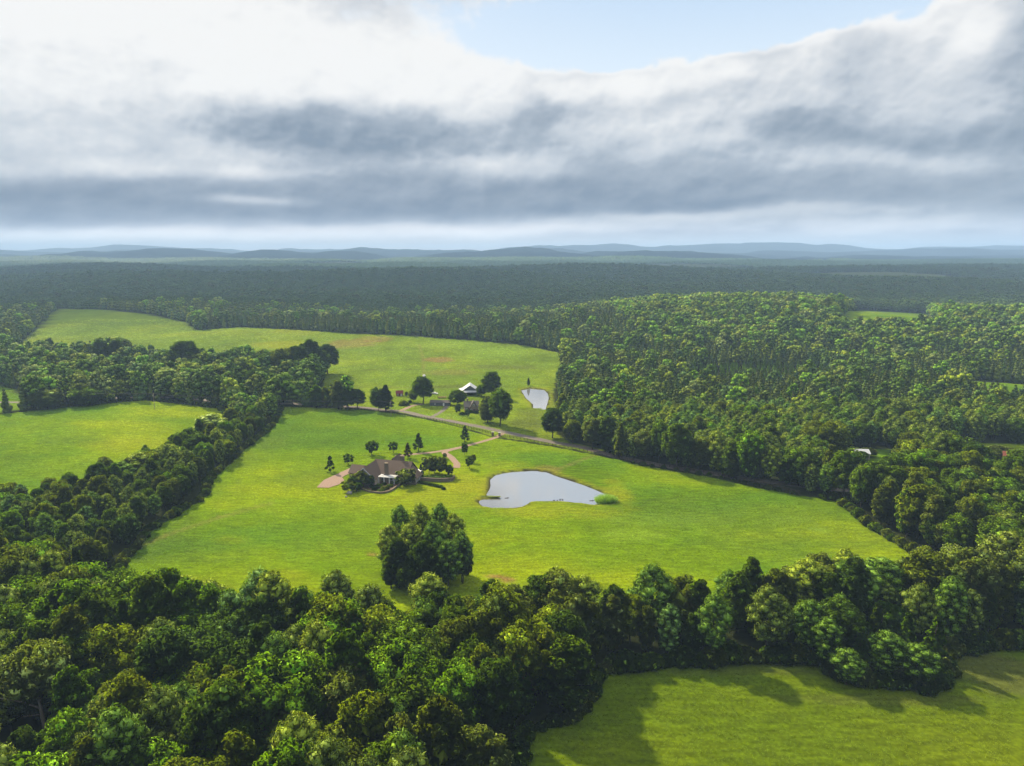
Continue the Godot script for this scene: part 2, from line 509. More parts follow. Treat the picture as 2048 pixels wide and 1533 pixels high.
# bare, pale or darker patches, one dark green painted as shade: [x, d, half size across, half size along, how much, colour number]
const PATCHES := [[-5.4, 209.4, 3.5, 1.5, 0.75, 0],
	[-1.4, 207.3, 2.2, 1.5, 0.80, 0],
	[-68.5, 668.3, 14.0, 15.8, 0.55, 0],
	[-176.8, 769.4, 30.4, 25.7, 0.40, 0],
	[-155.5, 795.1, 16.7, 18.5, 0.35, 0],
	[-211.9, 738.5, 21.5, 18.4, 0.30, 0],
	[-50.8, 598.1, 25.6, 15.3, 0.25, 0],
	[-25.9, 282.9, 27.1, 17.2, 0.45, 1],
	[17.0, 267.1, 29.7, 8.9, 0.50, 1],
	[45.0, 289.3, 6.4, 16.1, 0.50, 1],
	[-20.9, 302.7, 10.0, 14.1, 0.50, 1],
	[-5.8, 329.4, 14.5, 9.9, 0.30, 1],
	[44.4, 242.2, 12.7, 5.7, 0.35, 2],
	[113.5, 247.5, 4.5, 2.3, 0.80, 2],
	[58.7, 258.4, 23.2, 7.2, 0.30, 2],
	[-12.3, 720.1, 30.6, 28.2, 0.50, 2],
	[-67.3, 765.2, 38.1, 23.1, 0.40, 2],
	[-252.2, 766.2, 32.3, 23.1, 0.50, 1],
	[-48.0, 431.3, 18.7, 11.2, 0.40, 2],
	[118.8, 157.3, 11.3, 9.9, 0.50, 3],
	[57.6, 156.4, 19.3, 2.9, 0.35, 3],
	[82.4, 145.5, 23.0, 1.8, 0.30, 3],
	[104.3, 222.1, 24.9, 7.1, 0.35, 4],
	[85.0, 239.1, 23.1, 9.3, 0.30, 4],
	[-127.7, 236.3, 10.7, 17.3, 0.35, 4],
	[-97.7, 236.3, 8.6, 5.2, 0.30, 1],
	[-73.2, 209.5, 9.3, 4.2, 0.30, 1],
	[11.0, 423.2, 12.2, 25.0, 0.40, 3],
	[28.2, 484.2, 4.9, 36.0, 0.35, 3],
	[-133.6, 349.6, 15.0, 38.8, 0.30, 4],
	[-47.3, 226.2, 1.7, 1.6, 0.60, 0],
	[-200.0, 359.7, 25.5, 15.3, 0.30, 1],
	[-234.4, 368.9, 21.2, 9.8, 0.30, 4],
	[-521.1, 941.9, 37.3, 41.9, 0.35, 4],
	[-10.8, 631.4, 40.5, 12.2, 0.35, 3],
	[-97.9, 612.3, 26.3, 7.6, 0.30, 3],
	[-258.2, 861.9, 37.8, 47.8, 0.40, 1],
	[106.6, 258.2, 9.3, 3.6, 0.20, 2],
	[93.2, 264.0, 49.2, 18.2, 0.40, 4],
	[121.4, 240.7, 20.8, 13.0, 0.35, 4],
	[-106.3, 227.7, 21.9, 10.6, 0.35, 4],
	[-90.7, 305.6, 15.5, 17.3, 0.30, 4],
	[-65.3, 233.6, 20.7, 6.1, 0.25, 4],
	[-127.0, 376.4, 24.7, 22.2, 0.30, 4],  # darker green painted for the shade at the pasture's north-west
	[25.9, 221.6, 2.0, 1.5, 0.25, 2],
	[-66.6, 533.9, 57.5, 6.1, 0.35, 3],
	[15.5, 321.3, 7.1, 7.9, 0.30, 0]]
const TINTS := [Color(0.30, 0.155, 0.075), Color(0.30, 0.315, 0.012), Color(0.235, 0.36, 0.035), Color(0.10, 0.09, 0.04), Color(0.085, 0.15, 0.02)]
var tracks: Array = []

func grass_color(x: float, d: float, field: int) -> Color:
	var n1 := broad.get_noise_2d(x * 0.55, d * 0.75)
	var n2 := warp.get_noise_2d(x * 1.6, d * (2.6 if d < 520.0 else 1.2))
	var n3 := fine.get_noise_2d(x * 2.2, d * 5.5) if d < 520.0 else fine.get_noise_2d(x * 1.1, d * 0.9)
	var c := Color(0.150, 0.248, 0.007)
	c = c.lerp(Color(0.205, 0.270, 0.005), smoothstep(-0.1, 0.55, n1 + 0.3 * n2))
	c = c.lerp(Color(0.105, 0.205, 0.010), smoothstep(0.0, 0.6, -n1 + 0.5 * n2))
	c = c * (1.0 + 0.24 * n3 + 0.20 * n2 + 0.22 * n1)
	if field == 3:
		c = c.lerp(Color(0.165, 0.225, 0.020) * (1.0 + 0.35 * n2 + 0.2 * n3), 0.55)
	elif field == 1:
		c = c.lerp(Color(0.100, 0.140, 0.008), 0.6) * 0.88  # darker grass colour painted in place of cloud shade over the near pasture
	for p in PATCHES:
		var u: float = (x - p[0]) / p[2]
		var w: float = (d - p[1]) / p[3]
		var q := u * u + w * w + 0.9 * n2 + 0.5 * n3
		if q < 1.6:
			c = c.lerp(TINTS[int(p[5])], p[4] * smoothstep(1.6, 0.2, q))
	for t in tracks:
		for i in t.size() - 1:
			var q := Geometry2D.get_closest_point_to_segment(Vector2(x, d), t[i], t[i + 1]).distance_to(Vector2(x, d))
			if q < 2.2:
				c = c.lerp(Color(0.25, 0.20, 0.075), 0.32 * smoothstep(2.2, 0.6, q))
	c *= 0.92
	c.a = 1.0
	return c

# clearings of the far country: [x, d, half across, half along]
const FAR_FIELDS := [[990, 4503, 500, 700], [1405, 2737, 260, 300], [-1227, 5449, 420, 600]]

func far_field(x: float, d: float) -> bool:
	for f in FAR_FIELDS:
		var u: float = (x - f[0]) / f[2]
		var w: float = (d - f[1]) / f[3]
		if u * u + w * w + 0.6 * broad.get_noise_2d(x * 0.25, d * 0.2) < 1.0:
			return true
	return false

func ground() -> void:
	var xs := lines(-15000.0, 15000.0, -250.0, 250.0, 2.0, 1.045)
	var ds := lines(-300.0, 17500.0, 112.0, 520.0, 2.0, 1.012)
	var nx := xs.size()
	var nd := ds.size()
	var v := PackedVector3Array()
	var n := PackedVector3Array()
	var c := PackedColorArray()
	var ix := PackedInt32Array()
	v.resize(nx * nd)
	n.resize(nx * nd)
	c.resize(nx * nd)
	for j in nd:
		for i in nx:
			var x := xs[i]
			var d := ds[j]
			var k := j * nx + i
			var h := height(x, d)
			var dx := (height(x + 1.5, d) - h) / 1.5
			var dd := (height(x, d + 1.5) - h) / 1.5
			n[k] = Vector3(-dx, 1.0, dd).normalized()
			var p := Vector2(x, d)
			var f := inside_open(p) if d < 1500.0 and absf(x) < 1300.0 else -1
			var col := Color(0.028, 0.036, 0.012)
			if f >= 0:
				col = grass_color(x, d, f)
			elif d > 1300.0:
				if far_field(x, d):
					col = Color(0.10, 0.125, 0.03) * (1.0 + 0.3 * warp.get_noise_2d(x * 0.3, d * 0.2))
				elif d > 3000.0:
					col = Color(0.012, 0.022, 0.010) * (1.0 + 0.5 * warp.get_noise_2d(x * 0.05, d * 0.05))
				col.a = 1.0
			if absf(x) < 70.0 and d > 250.0 and d < 560.0:
				for w in [pond, pond_b]:
					var e := edge_distance(p, w)
					if e < 7.0:
						h = minf(h, -0.75 + 0.55 * clampf(e, -6.0, 7.0)) if e < 1.2 else minf(h, lerpf(0.04, h, smoothstep(1.2, 7.0, e)))
						if e < 0.7:
							col = Color(0.050, 0.044, 0.022)
						elif e < 5.0:
							col = col.lerp(Color(0.235, 0.225, 0.02), 0.5 * (1.0 - (e - 0.9) / 4.1))
						col.a = 1.0
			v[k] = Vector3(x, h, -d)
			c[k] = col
	for j in nd - 1:
		for i in nx - 1:
			var k := j * nx + i
			ix.append_array([k, k + nx, k + 1, k + 1, k + nx, k + nx + 1])
	var a := []
	a.resize(Mesh.ARRAY_MAX)
	a[Mesh.ARRAY_VERTEX] = v
	a[Mesh.ARRAY_NORMAL] = n
	a[Mesh.ARRAY_COLOR] = c
	a[Mesh.ARRAY_INDEX] = ix
	var me := ArrayMesh.new()
	me.add_surface_from_arrays(Mesh.PRIMITIVE_TRIANGLES, a)
	var m := StandardMaterial3D.new()
	m.vertex_color_use_as_albedo = true
	m.roughness = 1.0
	m.specular_mode = BaseMaterial3D.SPECULAR_DISABLED
	m.albedo_texture = grain(0.03, 0.72, 1.0, 1024)
	m.uv1_triplanar = true
	m.uv1_world_triplanar = true
	m.uv1_scale = Vector3.ONE / 46.0
	m.detail_enabled = true
	m.detail_uv_layer = BaseMaterial3D.DETAIL_UV_2
	m.detail_blend_mode = BaseMaterial3D.BLEND_MODE_MUL
	m.detail_albedo = grain(0.022, 0.70, 1.0, 1024)
	m.uv2_triplanar = true
	m.uv2_world_triplanar = true
	m.uv2_scale = Vector3(1.0 / 210.0, 1.0 / 171.0, 1.0 / 47.0)
	setting("ground", me, m)

func sheet(poly: PackedVector2Array, y: float, cell := 0.0) -> ArrayMesh:
	var s := Shape.new()
	var t := Geometry2D.triangulate_polygon(poly)
	for i in range(0, t.size(), 3):
		var a := poly[t[i]]
		var b := poly[t[i + 1]]
		var e := poly[t[i + 2]]
		s.flat(Vector3(a.x, y, -a.y), Vector3(b.x, y, -b.y), Vector3(e.x, y, -e.y), Vector3.UP)
	return s.mesh()

func smooth_line(pts: PackedVector2Array, step: float) -> PackedVector2Array:
	var c := Curve2D.new()
	for i in pts.size():
		var t := (pts[mini(i + 1, pts.size() - 1)] - pts[maxi(i - 1, 0)]) / 6.0
		c.add_point(pts[i], -t, t)
	c.bake_interval = step
	return c.get_baked_points()

func strip(pts: PackedVector2Array, half: float, lift: float, ragged := 0.0) -> ArrayMesh:
	var s := Shape.new()
	var l := smooth_line(pts, 2.0)
	var rows: Array = []
	for i in l.size():
		var t := (l[mini(i + 1, l.size() - 1)] - l[maxi(i - 1, 0)]).normalized()
		var o := Vector2(-t.y, t.x)
		var row: Array[Vector3] = []
		for k in 7:
			var f := k / 3.0 - 1.0
			var w := half + ragged * fine.get_noise_2d(l[i].x * 6.0 + k * 50.0, l[i].y * 6.0)
			var q := l[i] + o * w * f
			row.append(spot(q.x, q.y, lift - (0.18 if absf(f) > 0.9 else 0.0)))
		rows.append(row)
	for i in rows.size() - 1:
		for k in 6:
			s.quad(rows[i][k], rows[i][k + 1], rows[i + 1][k + 1], rows[i + 1][k], Vector3.UP)
	return s.mesh()

func pad(poly: PackedVector2Array, lift: float) -> ArrayMesh:
	var s := Shape.new()
	var t := Geometry2D.triangulate_polygon(poly)
	for i in range(0, t.size(), 3):
		var p: Array[Vector3] = []
		for k in 3:
			p.append(spot(poly[t[i + k]].x, poly[t[i + k]].y, lift))
		s.flat(p[0], p[1], p[2], Vector3.UP)
	return s.mesh()

# ------------------------------------------------------------------ trees
const TONES := {
	"mid green": Color(0.204, 0.341, 0.022), "dark green": Color(0.127, 0.226, 0.024), "yellow-green": Color(0.341, 0.446, 0.018), "bright green": Color(0.248, 0.462, 0.018),
	"grey-green": Color(0.314, 0.402, 0.094), "olive": Color(0.242, 0.314, 0.029), "blue-green": Color(0.138, 0.248, 0.055), "pine green": Color(0.149, 0.209, 0.029), "bronze": Color(0.259, 0.237, 0.033)}
var near := {}
var mid := {}
var far := {}
var skins := {}
var clear: Array[PackedVector2Array] = []
var young := PackedVector2Array()
var bark: StandardMaterial3D
var fixed: Array = []

func skin(tone: String) -> StandardMaterial3D:
	if not skins.has(tone):
		skins[tone] = leafy(TONES[tone] * 1.42)
	return skins[tone]

func grow_kinds() -> void:
	near = {
		"round": [broadleaf(11, 17.0, 5.2, 3.0, 40, 237, 0.33, "round", 0.54), broadleaf(12, 16.0, 5.4, 2.5, 46, 212, 0.31, "round", 0.54), broadleaf(13, 17.5, 5.0, 2.0, 36, 262, 0.35, "round", 0.54)],
		"wide": [broadleaf(21, 15.0, 6.4, 3.2, 48, 225, 0.33, "wide", 0.54), broadleaf(22, 15.5, 6.0, 2.2, 52, 206, 0.33, "wide", 0.54)],
		"tall": [broadleaf(31, 18.5, 4.3, 2.0, 40, 225, 0.32, "tall", 0.54), broadleaf(32, 18.0, 4.6, 1.5, 44, 212, 0.34, "tall", 0.54)],
		"cone": [broadleaf(41, 15.0, 3.4, 1.2, 46, 150, 0.29, "cone", 0.54), broadleaf(42, 15.0, 3.0, 1.0, 44, 150, 0.31, "cone", 0.54)],
		"pine": [pine(51, 18.0, 4.4, 4.0, 11, 60, 0.42), pine(52, 17.0, 4.0, 2.6, 11, 60, 0.40), pine(53, 19.0, 4.8, 5.0, 10, 64, 0.42)],
		"bush": [bush(61, 2.4, 16, 130, 0.27), bush(62, 2.2, 13, 140, 0.25), bush(63, 2.6, 18, 120, 0.28)]}
	near["small"] = [broadleaf(81, 6.0, 2.1, 1.0, 17, 60, 0.30), broadleaf(82, 6.2, 2.0, 0.9, 15, 66, 0.30), broadleaf(83, 5.6, 2.2, 0.9, 16, 64, 0.31)]
	near["smallcone"] = [broadleaf(84, 7.0, 2.2, 0.8, 20, 55, 0.28, "cone"), broadleaf(85, 7.0, 2.0, 0.7, 18, 60, 0.28, "cone")]
	mid = {
		"round": [broadleaf(14, 16.0, 5.2, 3.0, 24, 26, 0.55, "round", 0.95), broadleaf(15, 16.5, 5.0, 2.5, 26, 26, 0.55, "round", 0.95), broadleaf(18, 16.0, 5.1, 2.5, 22, 28, 0.55, "round", 0.95)],
		"wide": [broadleaf(23, 15.0, 6.0, 3.0, 28, 26, 0.55, "wide", 0.9)],
		"tall": [broadleaf(33, 18.0, 4.5, 2.0, 24, 26, 0.55, "tall", 0.9)],
		"cone": [broadleaf(43, 15.0, 3.2, 1.2, 24, 22, 0.45, "cone", 0.9)],
		"pine": [conifer_row(54, 16.0, 3.6, 1.6, 8, 30, 0.5), conifer_row(55, 16.5, 3.4, 1.4, 8, 30, 0.5), conifer_row(58, 15.5, 3.8, 1.6, 8, 30, 0.5)],
		"bush": [bush(64, 2.4, 10, 40, 0.4)]}
	far = {
		"round": [broadleaf(16, 15.0, 5.4, 3.0, 13, 10, 0.8, "round", 0.95), broadleaf(17, 15.5, 5.2, 2.5, 14, 10, 0.8, "round", 0.95)],
		"pine": [conifer_row(56, 16.0, 3.5, 3.0, 4, 8, 0.8), conifer_row(57, 16.5, 3.3, 3.0, 4, 8, 0.8)]}

func plant(called: String, kind: String, tone: String, x: float, d: float, tall: float, rad: float, label: String, category: String, group := "", which := -1) -> Node3D:
	var set_: Array = (near if d < 660.0 or kind.begins_with("small") else mid)[kind]
	var e: Array = set_[(which if which >= 0 else rng.randi()) % set_.size()]
	var o := thing(called, label, category, spot(x, d, -0.05), rng.randf() * TAU, group)
	part("trunk", e[1], bark, o)
	part("foliage" if kind == "bush" else "crown", e[0], skin(tone), o)
	o.scale = Vector3(rad / e[3], tall / e[2], rad / e[3])
	return o

const SMALL := ["", "first", "second", "third", "fourth", "fifth", "sixth", "seventh", "eighth", "ninth", "tenth", "eleventh", "twelfth", "thirteenth", "fourteenth", "fifteenth", "sixteenth", "seventeenth", "eighteenth", "nineteenth"]
const TENS := ["", "", "twent", "thirt", "fort", "fift", "sixt", "sevent", "eight", "ninet"]

func ordinal(i: int) -> String:
	if i < 20:
		return SMALL[i]
	if i > 99:
		return "far"
	return TENS[i / 10] + ("ieth" if i % 10 == 0 else "y-" + SMALL[i % 10])

# woods by name, looked through in this order: [phrase, polygon, pine share, height factor]
var woods: Array = []

func wood_at(p: Vector2) -> int:
	for i in woods.size():
		if Geometry2D.is_point_in_polygon(p, woods[i][1]):
			return i
	return -1

func in_view(p: Vector3, margin: float) -> bool:
	var q := p - far_eye
	var depth := -q.z * cos(deg_to_rad(10.33)) - q.y * sin(deg_to_rad(10.33))
	return depth > 60.0 and absf(q.x) < depth * (0.722 + margin) + 8.0 and depth > 0.0

func pick_tone(kind: String, x: float, d: float) -> String:
	# stands of one kind of tree lie together
	var r := clampf(rng.randf() * 0.8 + 0.1 + 0.75 * warp.get_noise_2d(x * 1.4, d * 1.4), 0.0, 1.0)
	if d > 1150.0:
		return "dark green" if r < 0.45 else ("blue-green" if r < 0.92 else "pine green")
	if kind == "pine":
		return "pine green" if r < 0.5 else ("dark green" if r < 0.72 else ("olive" if r < 0.9 else "blue-green"))
	if kind == "cone":
		return "bright green" if r < 0.55 else "mid green"
	if r < 0.30:
		return "mid green"
	if r < 0.44:
		return "dark green"
	if r < 0.58:
		return "olive"
	if r < 0.72:
		return "bright green"
	if r < 0.86:
		return "yellow-green"
	return "grey-green" if r < 0.97 else "blue-green"

func forest() -> void:
	var grown: Array[PackedVector2Array] = []
	for o in opens:
		grown.append_array(Geometry2D.offset_polygon(o, 2.6))
	var all: Array = []
	var bulk := {}
	var d := 96.0
	while d < 3600.0:
		var step := 6.2 if d < 640.0 else (7.6 if d < 1300.0 else 9.0)
		if d > 2200.0:
			step = 11.0
		var reach := d * 0.80 + 60.0
		var x := -reach
		while x < reach:
			x += step
			var p := Vector2(x + rng.randf_range(-0.42, 0.42) * step, d + rng.randf_range(-0.42, 0.42) * step)
			if d < 1500.0:
				var hit := false
				for g in grown:
					if Geometry2D.is_point_in_polygon(p, g):
						hit = true
						break
				if hit:
					continue
			elif far_field(p.x, p.y):
				continue
			if d < 640.0:
				for f in fixed:
					if p.distance_squared_to(f) < 20.0:
						p.x = 1e9
						break
				if p.x > 1e8:
					continue
			var w := wood_at(p) if d < 1700.0 else -1
			var off := false
			for q in clear:
				if Geometry2D.is_point_in_polygon(p, q):
					off = true
			if off:
				continue
			var share := 0.62 + 0.5 * broad.get_noise_2d(p.x * 0.12, p.y * 0.12)
			var tall := 1.0
			if (w == 0 and rng.randf() < 0.08) or (w == 3 and rng.randf() < 0.3):
				continue
			if w >= 0:
				share = woods[w][2]
				tall = woods[w][3]
			var kind := "round"
			var r := rng.randf()
			if rng.randf() < share:
				kind = "pine"
			elif d < 1000.0:
				kind = "round" if r < 0.42 else ("wide" if r < 0.66 else ("tall" if r < 0.88 else "cone"))
			tall *= rng.randf_range(0.92, 1.06) if share > 0.8 else rng.randf_range(0.72, 1.2) * (1.0 + 0.22 * warp.get_noise_2d(p.x * 1.7, p.y * 1.7))
			if d > 450.0 and d < 800.0 and Geometry2D.is_point_in_polygon(p, young):
				tall *= 0.5
				kind = "cone"
			var at := spot(p.x, p.y)
			if not in_view(at, 0.12):
				continue
			all.append([p.x, p.y, kind, tall, w, (tall / at.distance_to(far_eye) if in_view(at, -0.005) and d < 700.0 else 0.0)])
		d += step
	# the ones that show largest are things of their own
	var order := all.filter(func(t): return t[5] > 0.0)
	order.sort_custom(func(a, b): return a[5] > b[5])
	var left := {"pine": 250, "other": 285}
	var alone: Array = []
	for t in order:
		var k: String = "pine" if t[2] == "pine" else "other"
		if left[k] > 0 and t[4] >= 0:
			left[k] -= 1
			t[5] = -1.0
			alone.append(t)
	alone.sort_custom(func(a, b): return a[4] < b[4] if a[4] != b[4] else (int(a[1] / 8.0) < int(b[1] / 8.0) if int(a[1] / 8.0) != int(b[1] / 8.0) else a[0] < b[0]))
	var row := 0
	var place := 0
	var last := -1
	var wood := -1
	for t in alone:
		if t[4] != wood:
			wood = t[4]
			row = 0
			last = -1
		if int(t[1] / 8.0) != last:
			last = int(t[1] / 8.0)
			row += 1
			place = 0
		place += 1
		var kind: String = t[2]
		var tone := pick_tone(kind, t[0], t[1])
		var names_ := {"pine": "pine", "cone": "pointed poplar", "wide": "spreading broadleaf", "tall": "tall broadleaf", "round": "round broadleaf"}
		var base: Array = (near if t[1] < 400.0 else mid)[kind][0]
		plant({"pine": "pine_tree", "cone": "poplar_tree"}.get(kind, "broadleaf_tree"), kind, tone, t[0], t[1], base[2] * t[3], base[3] * t[3] * rng.randf_range(0.92, 1.2),
			"%s %s, %s from left, %s row of %s" % [tone, names_[kind], ordinal(place), "nearest" if row == 1 else ordinal(row), woods[wood][0]], "tree", "trees in " + woods[wood][0])
	for t in all:
		if t[5] < 0.0:
			continue
		var kind: String = t[2]
		var layer := "near" if t[1] < 420.0 else ("mid" if t[1] < 950.0 else "far")
		if layer == "far" and kind != "pine":
			kind = "round"
		var bank: Array = (near if layer == "near" else (mid if layer == "mid" else far))[kind]
		var key := "%s/%s/%d" % [layer, kind, rng.randi() % bank.size()]
		if not bulk.has(key):
			bulk[key] = [[], []]
		var s: float = t[3] * rng.randf_range(0.9, 1.12) * (1.2 if kind != "pine" and t[1] > 420.0 else 1.0) * (1.25 if t[1] > 2200.0 else 1.0)
		bulk[key][0].append(Transform3D(Basis(Vector3.UP, rng.randf() * TAU).scaled(Vector3(s * rng.randf_range(0.95, 1.2), s, s * rng.randf_range(0.95, 1.2))), spot(t[0], t[1], -0.1)))
		var c: Color = TONES[pick_tone(t[2], t[0], t[1])]
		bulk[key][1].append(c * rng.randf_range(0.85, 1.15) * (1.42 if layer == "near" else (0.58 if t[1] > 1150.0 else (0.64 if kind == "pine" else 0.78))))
	var m := leafy(Color.WHITE)
	for key in bulk:
		var bits: PackedStringArray = key.split("/")
		var bank: Array = (near if bits[0] == "near" else (mid if bits[0] == "mid" else far))[bits[1]]
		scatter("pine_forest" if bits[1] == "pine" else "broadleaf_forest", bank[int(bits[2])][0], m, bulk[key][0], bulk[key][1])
		if bits[0] != "far":
			scatter("forest_trunks", bank[int(bits[2])][1], bark, bulk[key][0], [])

func scatter(called: String, mesh: Mesh, mat: Material, where: Array, tints: Array) -> void:
	var mm := MultiMesh.new()
	mm.transform_format = MultiMesh.TRANSFORM_3D
	mm.use_colors = tints.size() > 0
	mm.mesh = mesh
	mm.instance_count = where.size()
	for i in where.size():
		mm.set_instance_transform(i, where[i])
		if tints.size():
			mm.set_instance_color(i, tints[i])
	var o := MultiMeshInstance3D.new()
	o.name = numbered(called)
	o.multimesh = mm
	o.material_override = mat
	o.set_meta("kind", "stuff")
	add_child(o)

func cloud(called: String, at: Vector3, half: Vector2, thick: float, seed_: int) -> void:
	# a real bank of cloud high up towards the sun, whose shade lies on the far woods
	var g := RandomNumberGenerator.new()
	g.seed = seed_
	var s := Shape.new()
	var n := 15
	var v: Array = []
	for j in n + 1:
		for i in 2 * n + 1:
			var x := (float(i) / n - 1.0) * half.x
			var z := (2.0 * j / n - 1.0) * half.y
			var r := sqrt(x * x / half.x / half.x + z * z / half.y / half.y)
			var wob := broad.get_noise_2d(x * 0.06 + seed_ * 900.0, z * 0.06)
			var t := thick * sqrt(clampf(1.06 - r + 0.35 * wob, 0.0, 1.0))
			v.append([Vector3(x, t * (1.0 + 0.5 * wob), z), Vector3(x, -t * 0.25, z), t])
	for j in n:
		for i in 2 * n:
			var q := [v[j * (2 * n + 1) + i], v[j * (2 * n + 1) + i + 1], v[(j + 1) * (2 * n + 1) + i + 1], v[(j + 1) * (2 * n + 1) + i]]
			if q[0][2] + q[1][2] + q[2][2] + q[3][2] > 0.0:
				s.quad(q[0][0], q[1][0], q[2][0], q[3][0], Vector3.UP)
				s.quad(q[0][1], q[1][1], q[2][1], q[3][1], Vector3.DOWN)
	var m := plain(Color(0.9, 0.9, 0.92), 1.0)
	m.transparency = BaseMaterial3D.TRANSPARENCY_ALPHA
	m.albedo_color.a = 0.74
	m.backlight_enabled = true
	m.backlight = Color(1, 1, 1)
	var o := setting(called, s.mesh(), m)
	o.position = at
	o.rotation.y = 0.22

func distant_woods() -> void:
	# past 3.6 km a crown is under a pixel: clumps of a few crowns stand for the mass
	var g := RandomNumberGenerator.new()
	g.seed = 5
	for kind in 2:
		var s := Shape.new()
		for i in 14:
			var r := g.randf_range(4.5, 8.0)
			s.lump(Vector3(g.randf_range(-22, 22), g.randf_range(5, 10), g.randf_range(-22, 22)), Vector3(r, r * 1.1, r), g, 0.25, Color(1, 1, 1) * g.randf_range(0.8, 1.2), 4, 6)
		var where: Array = []
		var tints: Array = []
		var d := 3600.0
		while d < 7000.0:
			var step := 34.0 if d < 6000.0 else 52.0
			var reach := d * 0.78
			var x := -reach
			while x < reach:
				x += step
				if rng.randi() % 2 != kind:
					continue
				var px := x + rng.randf_range(-14, 14)
				var pd := d + rng.randf_range(-14, 14)
				if far_field(px, pd):
					continue
				var k := rng.randf_range(0.8, 1.3) * (1.0 if d < 6000.0 else 1.5)
				where.append(Transform3D(Basis(Vector3.UP, rng.randf() * TAU).scaled(Vector3(k, minf(k, 1.2), k)), spot(px, pd, -2.0)))
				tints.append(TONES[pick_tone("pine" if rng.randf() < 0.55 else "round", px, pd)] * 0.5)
			d += step
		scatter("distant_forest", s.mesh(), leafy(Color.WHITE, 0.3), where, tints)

func edge_bushes() -> void:
	# scrub that closes the skirts of the woods, along the edges that the pastures show
	var k := 0
	for e in EDGES:
		var l := smooth_line(e[1], 1.0)
		var walked := 0.0
		var nth := 0
		for i in l.size() - 1:
			walked += l[i].distance_to(l[i + 1])
			if walked < e[2]:
				continue
			walked = 0.0
			nth += 1
			var p: Vector2 = l[i] + Vector2(rng.randf_range(-0.8, 0.8), rng.randf_range(-0.8, 0.8))
			var r: float = rng.randf_range(1.3, 2.5) * e[3]
			var tone: String = ["mid green", "dark green", "olive", "grey-green", "dark green"][rng.randi() % 5]
			plant("shrub", "bush", tone, p.x, p.y, r * rng.randf_range(1.3, 2.0), r, "%s shrub, %s from %s" % [tone, ordinal(nth), e[0]], "shrub", "shrubs along " + e[0])

var EDGES: Array = []

# ------------------------------------------------------------------ buildings
func gable(s: Shape, c: Vector3, half_long: float, half_wide: float, eave: float, ridge: float, along_x: bool, over := 0.5, thick := 0.22) -> void:
	# two slabs of roof over a block centred on c
	var L := Vector3(1, 0, 0) if along_x else Vector3(0, 0, 1)
	var W := Vector3(0, 0, 1) if along_x else Vector3(1, 0, 0)
	var hl := half_long + over
	var drop := (ridge - eave) / half_wide * over
	for sg: float in [-1.0, 1.0]:
		var a := c + Vector3.UP * ridge - L * hl
		var b := c + Vector3.UP * ridge + L * hl
		var e := c + Vector3.UP * (eave - drop) + L * hl + W * sg * (half_wide + over)
		var f := c + Vector3.UP * (eave - drop) - L * hl + W * sg * (half_wide + over)
		var up := (W * sg * (ridge - eave) + Vector3.UP * half_wide).normalized()
		var t := -up * thick
		s.quad(a, b, e, f, up)
		s.quad(a + t, b + t, e + t, f + t, -up)
		s.quad(f, e, e + t, f + t, W * sg)
		s.quad(a, f, f + t, a + t, -L)
		s.quad(b, e, e + t, b + t, L)

func block_walls(s: Shape, c: Vector3, half_long: float, half_wide: float, eave: float, ridge: float, along_x: bool) -> void:
	var L := Vector3(1, 0, 0) if along_x else Vector3(0, 0, 1)
	var W := Vector3(0, 0, 1) if along_x else Vector3(1, 0, 0)
	for sg: float in [-1.0, 1.0]:
		var o: Vector3 = c + L * half_long * sg
		var p := [o - W * half_wide, o + W * half_wide, o + W * half_wide + Vector3.UP * (eave - 0.03), o - W * half_wide + Vector3.UP * (eave - 0.03), o + Vector3.UP * (ridge - 0.24)]
		s.quad(p[0] - Vector3.UP, p[1] - Vector3.UP, p[2], p[3], L * sg)
		s.flat(p[3], p[2], p[4], L * sg)
		var q: Vector3 = c + W * half_wide * sg
		s.quad(q - L * half_long - Vector3.UP, q + L * half_long - Vector3.UP, q + L * half_long + Vector3.UP * (eave - 0.03), q - L * half_long + Vector3.UP * (eave - 0.03), W * sg)

func window(o: Node3D, at: Vector3, wide: float, high: float, facing: float, called := "window") -> void:
	var f := Shape.new()
	for sg: float in [-1.0, 1.0]:
		f.box(Vector3(sg * wide / 2 - 0.06, 0, -0.05), Vector3(sg * wide / 2 + 0.06, high, 0.07))
		f.box(Vector3(-wide / 2 + 0.06, (high - 0.12) * (0.5 + sg * 0.5), -0.05), Vector3(wide / 2 - 0.06, (high - 0.12) * (0.5 + sg * 0.5) + 0.12, 0.07))
	f.box(Vector3(-0.03, 0.12, -0.03), Vector3(0.03, high - 0.12, 0.05))
	var w := part(called, f.mesh(), M.white, o, at)
	w.rotation.y = facing
	part("pane", block(Vector3(-wide / 2, 0.05, -0.02), Vector3(wide / 2, high - 0.05, 0.015)), M.glass, w)

func chimney(o: Node3D, at: Vector3, wide: float, deep: float, foot: float, tall: float, mat: Material) -> void:
	var c := part("chimney", block(Vector3(-wide / 2, foot, -deep / 2), Vector3(wide / 2, tall, deep / 2)), mat, o, at)
	part("cap", block(Vector3(-wide / 2 - 0.08, tall, -deep / 2 - 0.08), Vector3(wide / 2 + 0.08, tall + 0.16, deep / 2 + 0.08)), M.tan_stone, c)

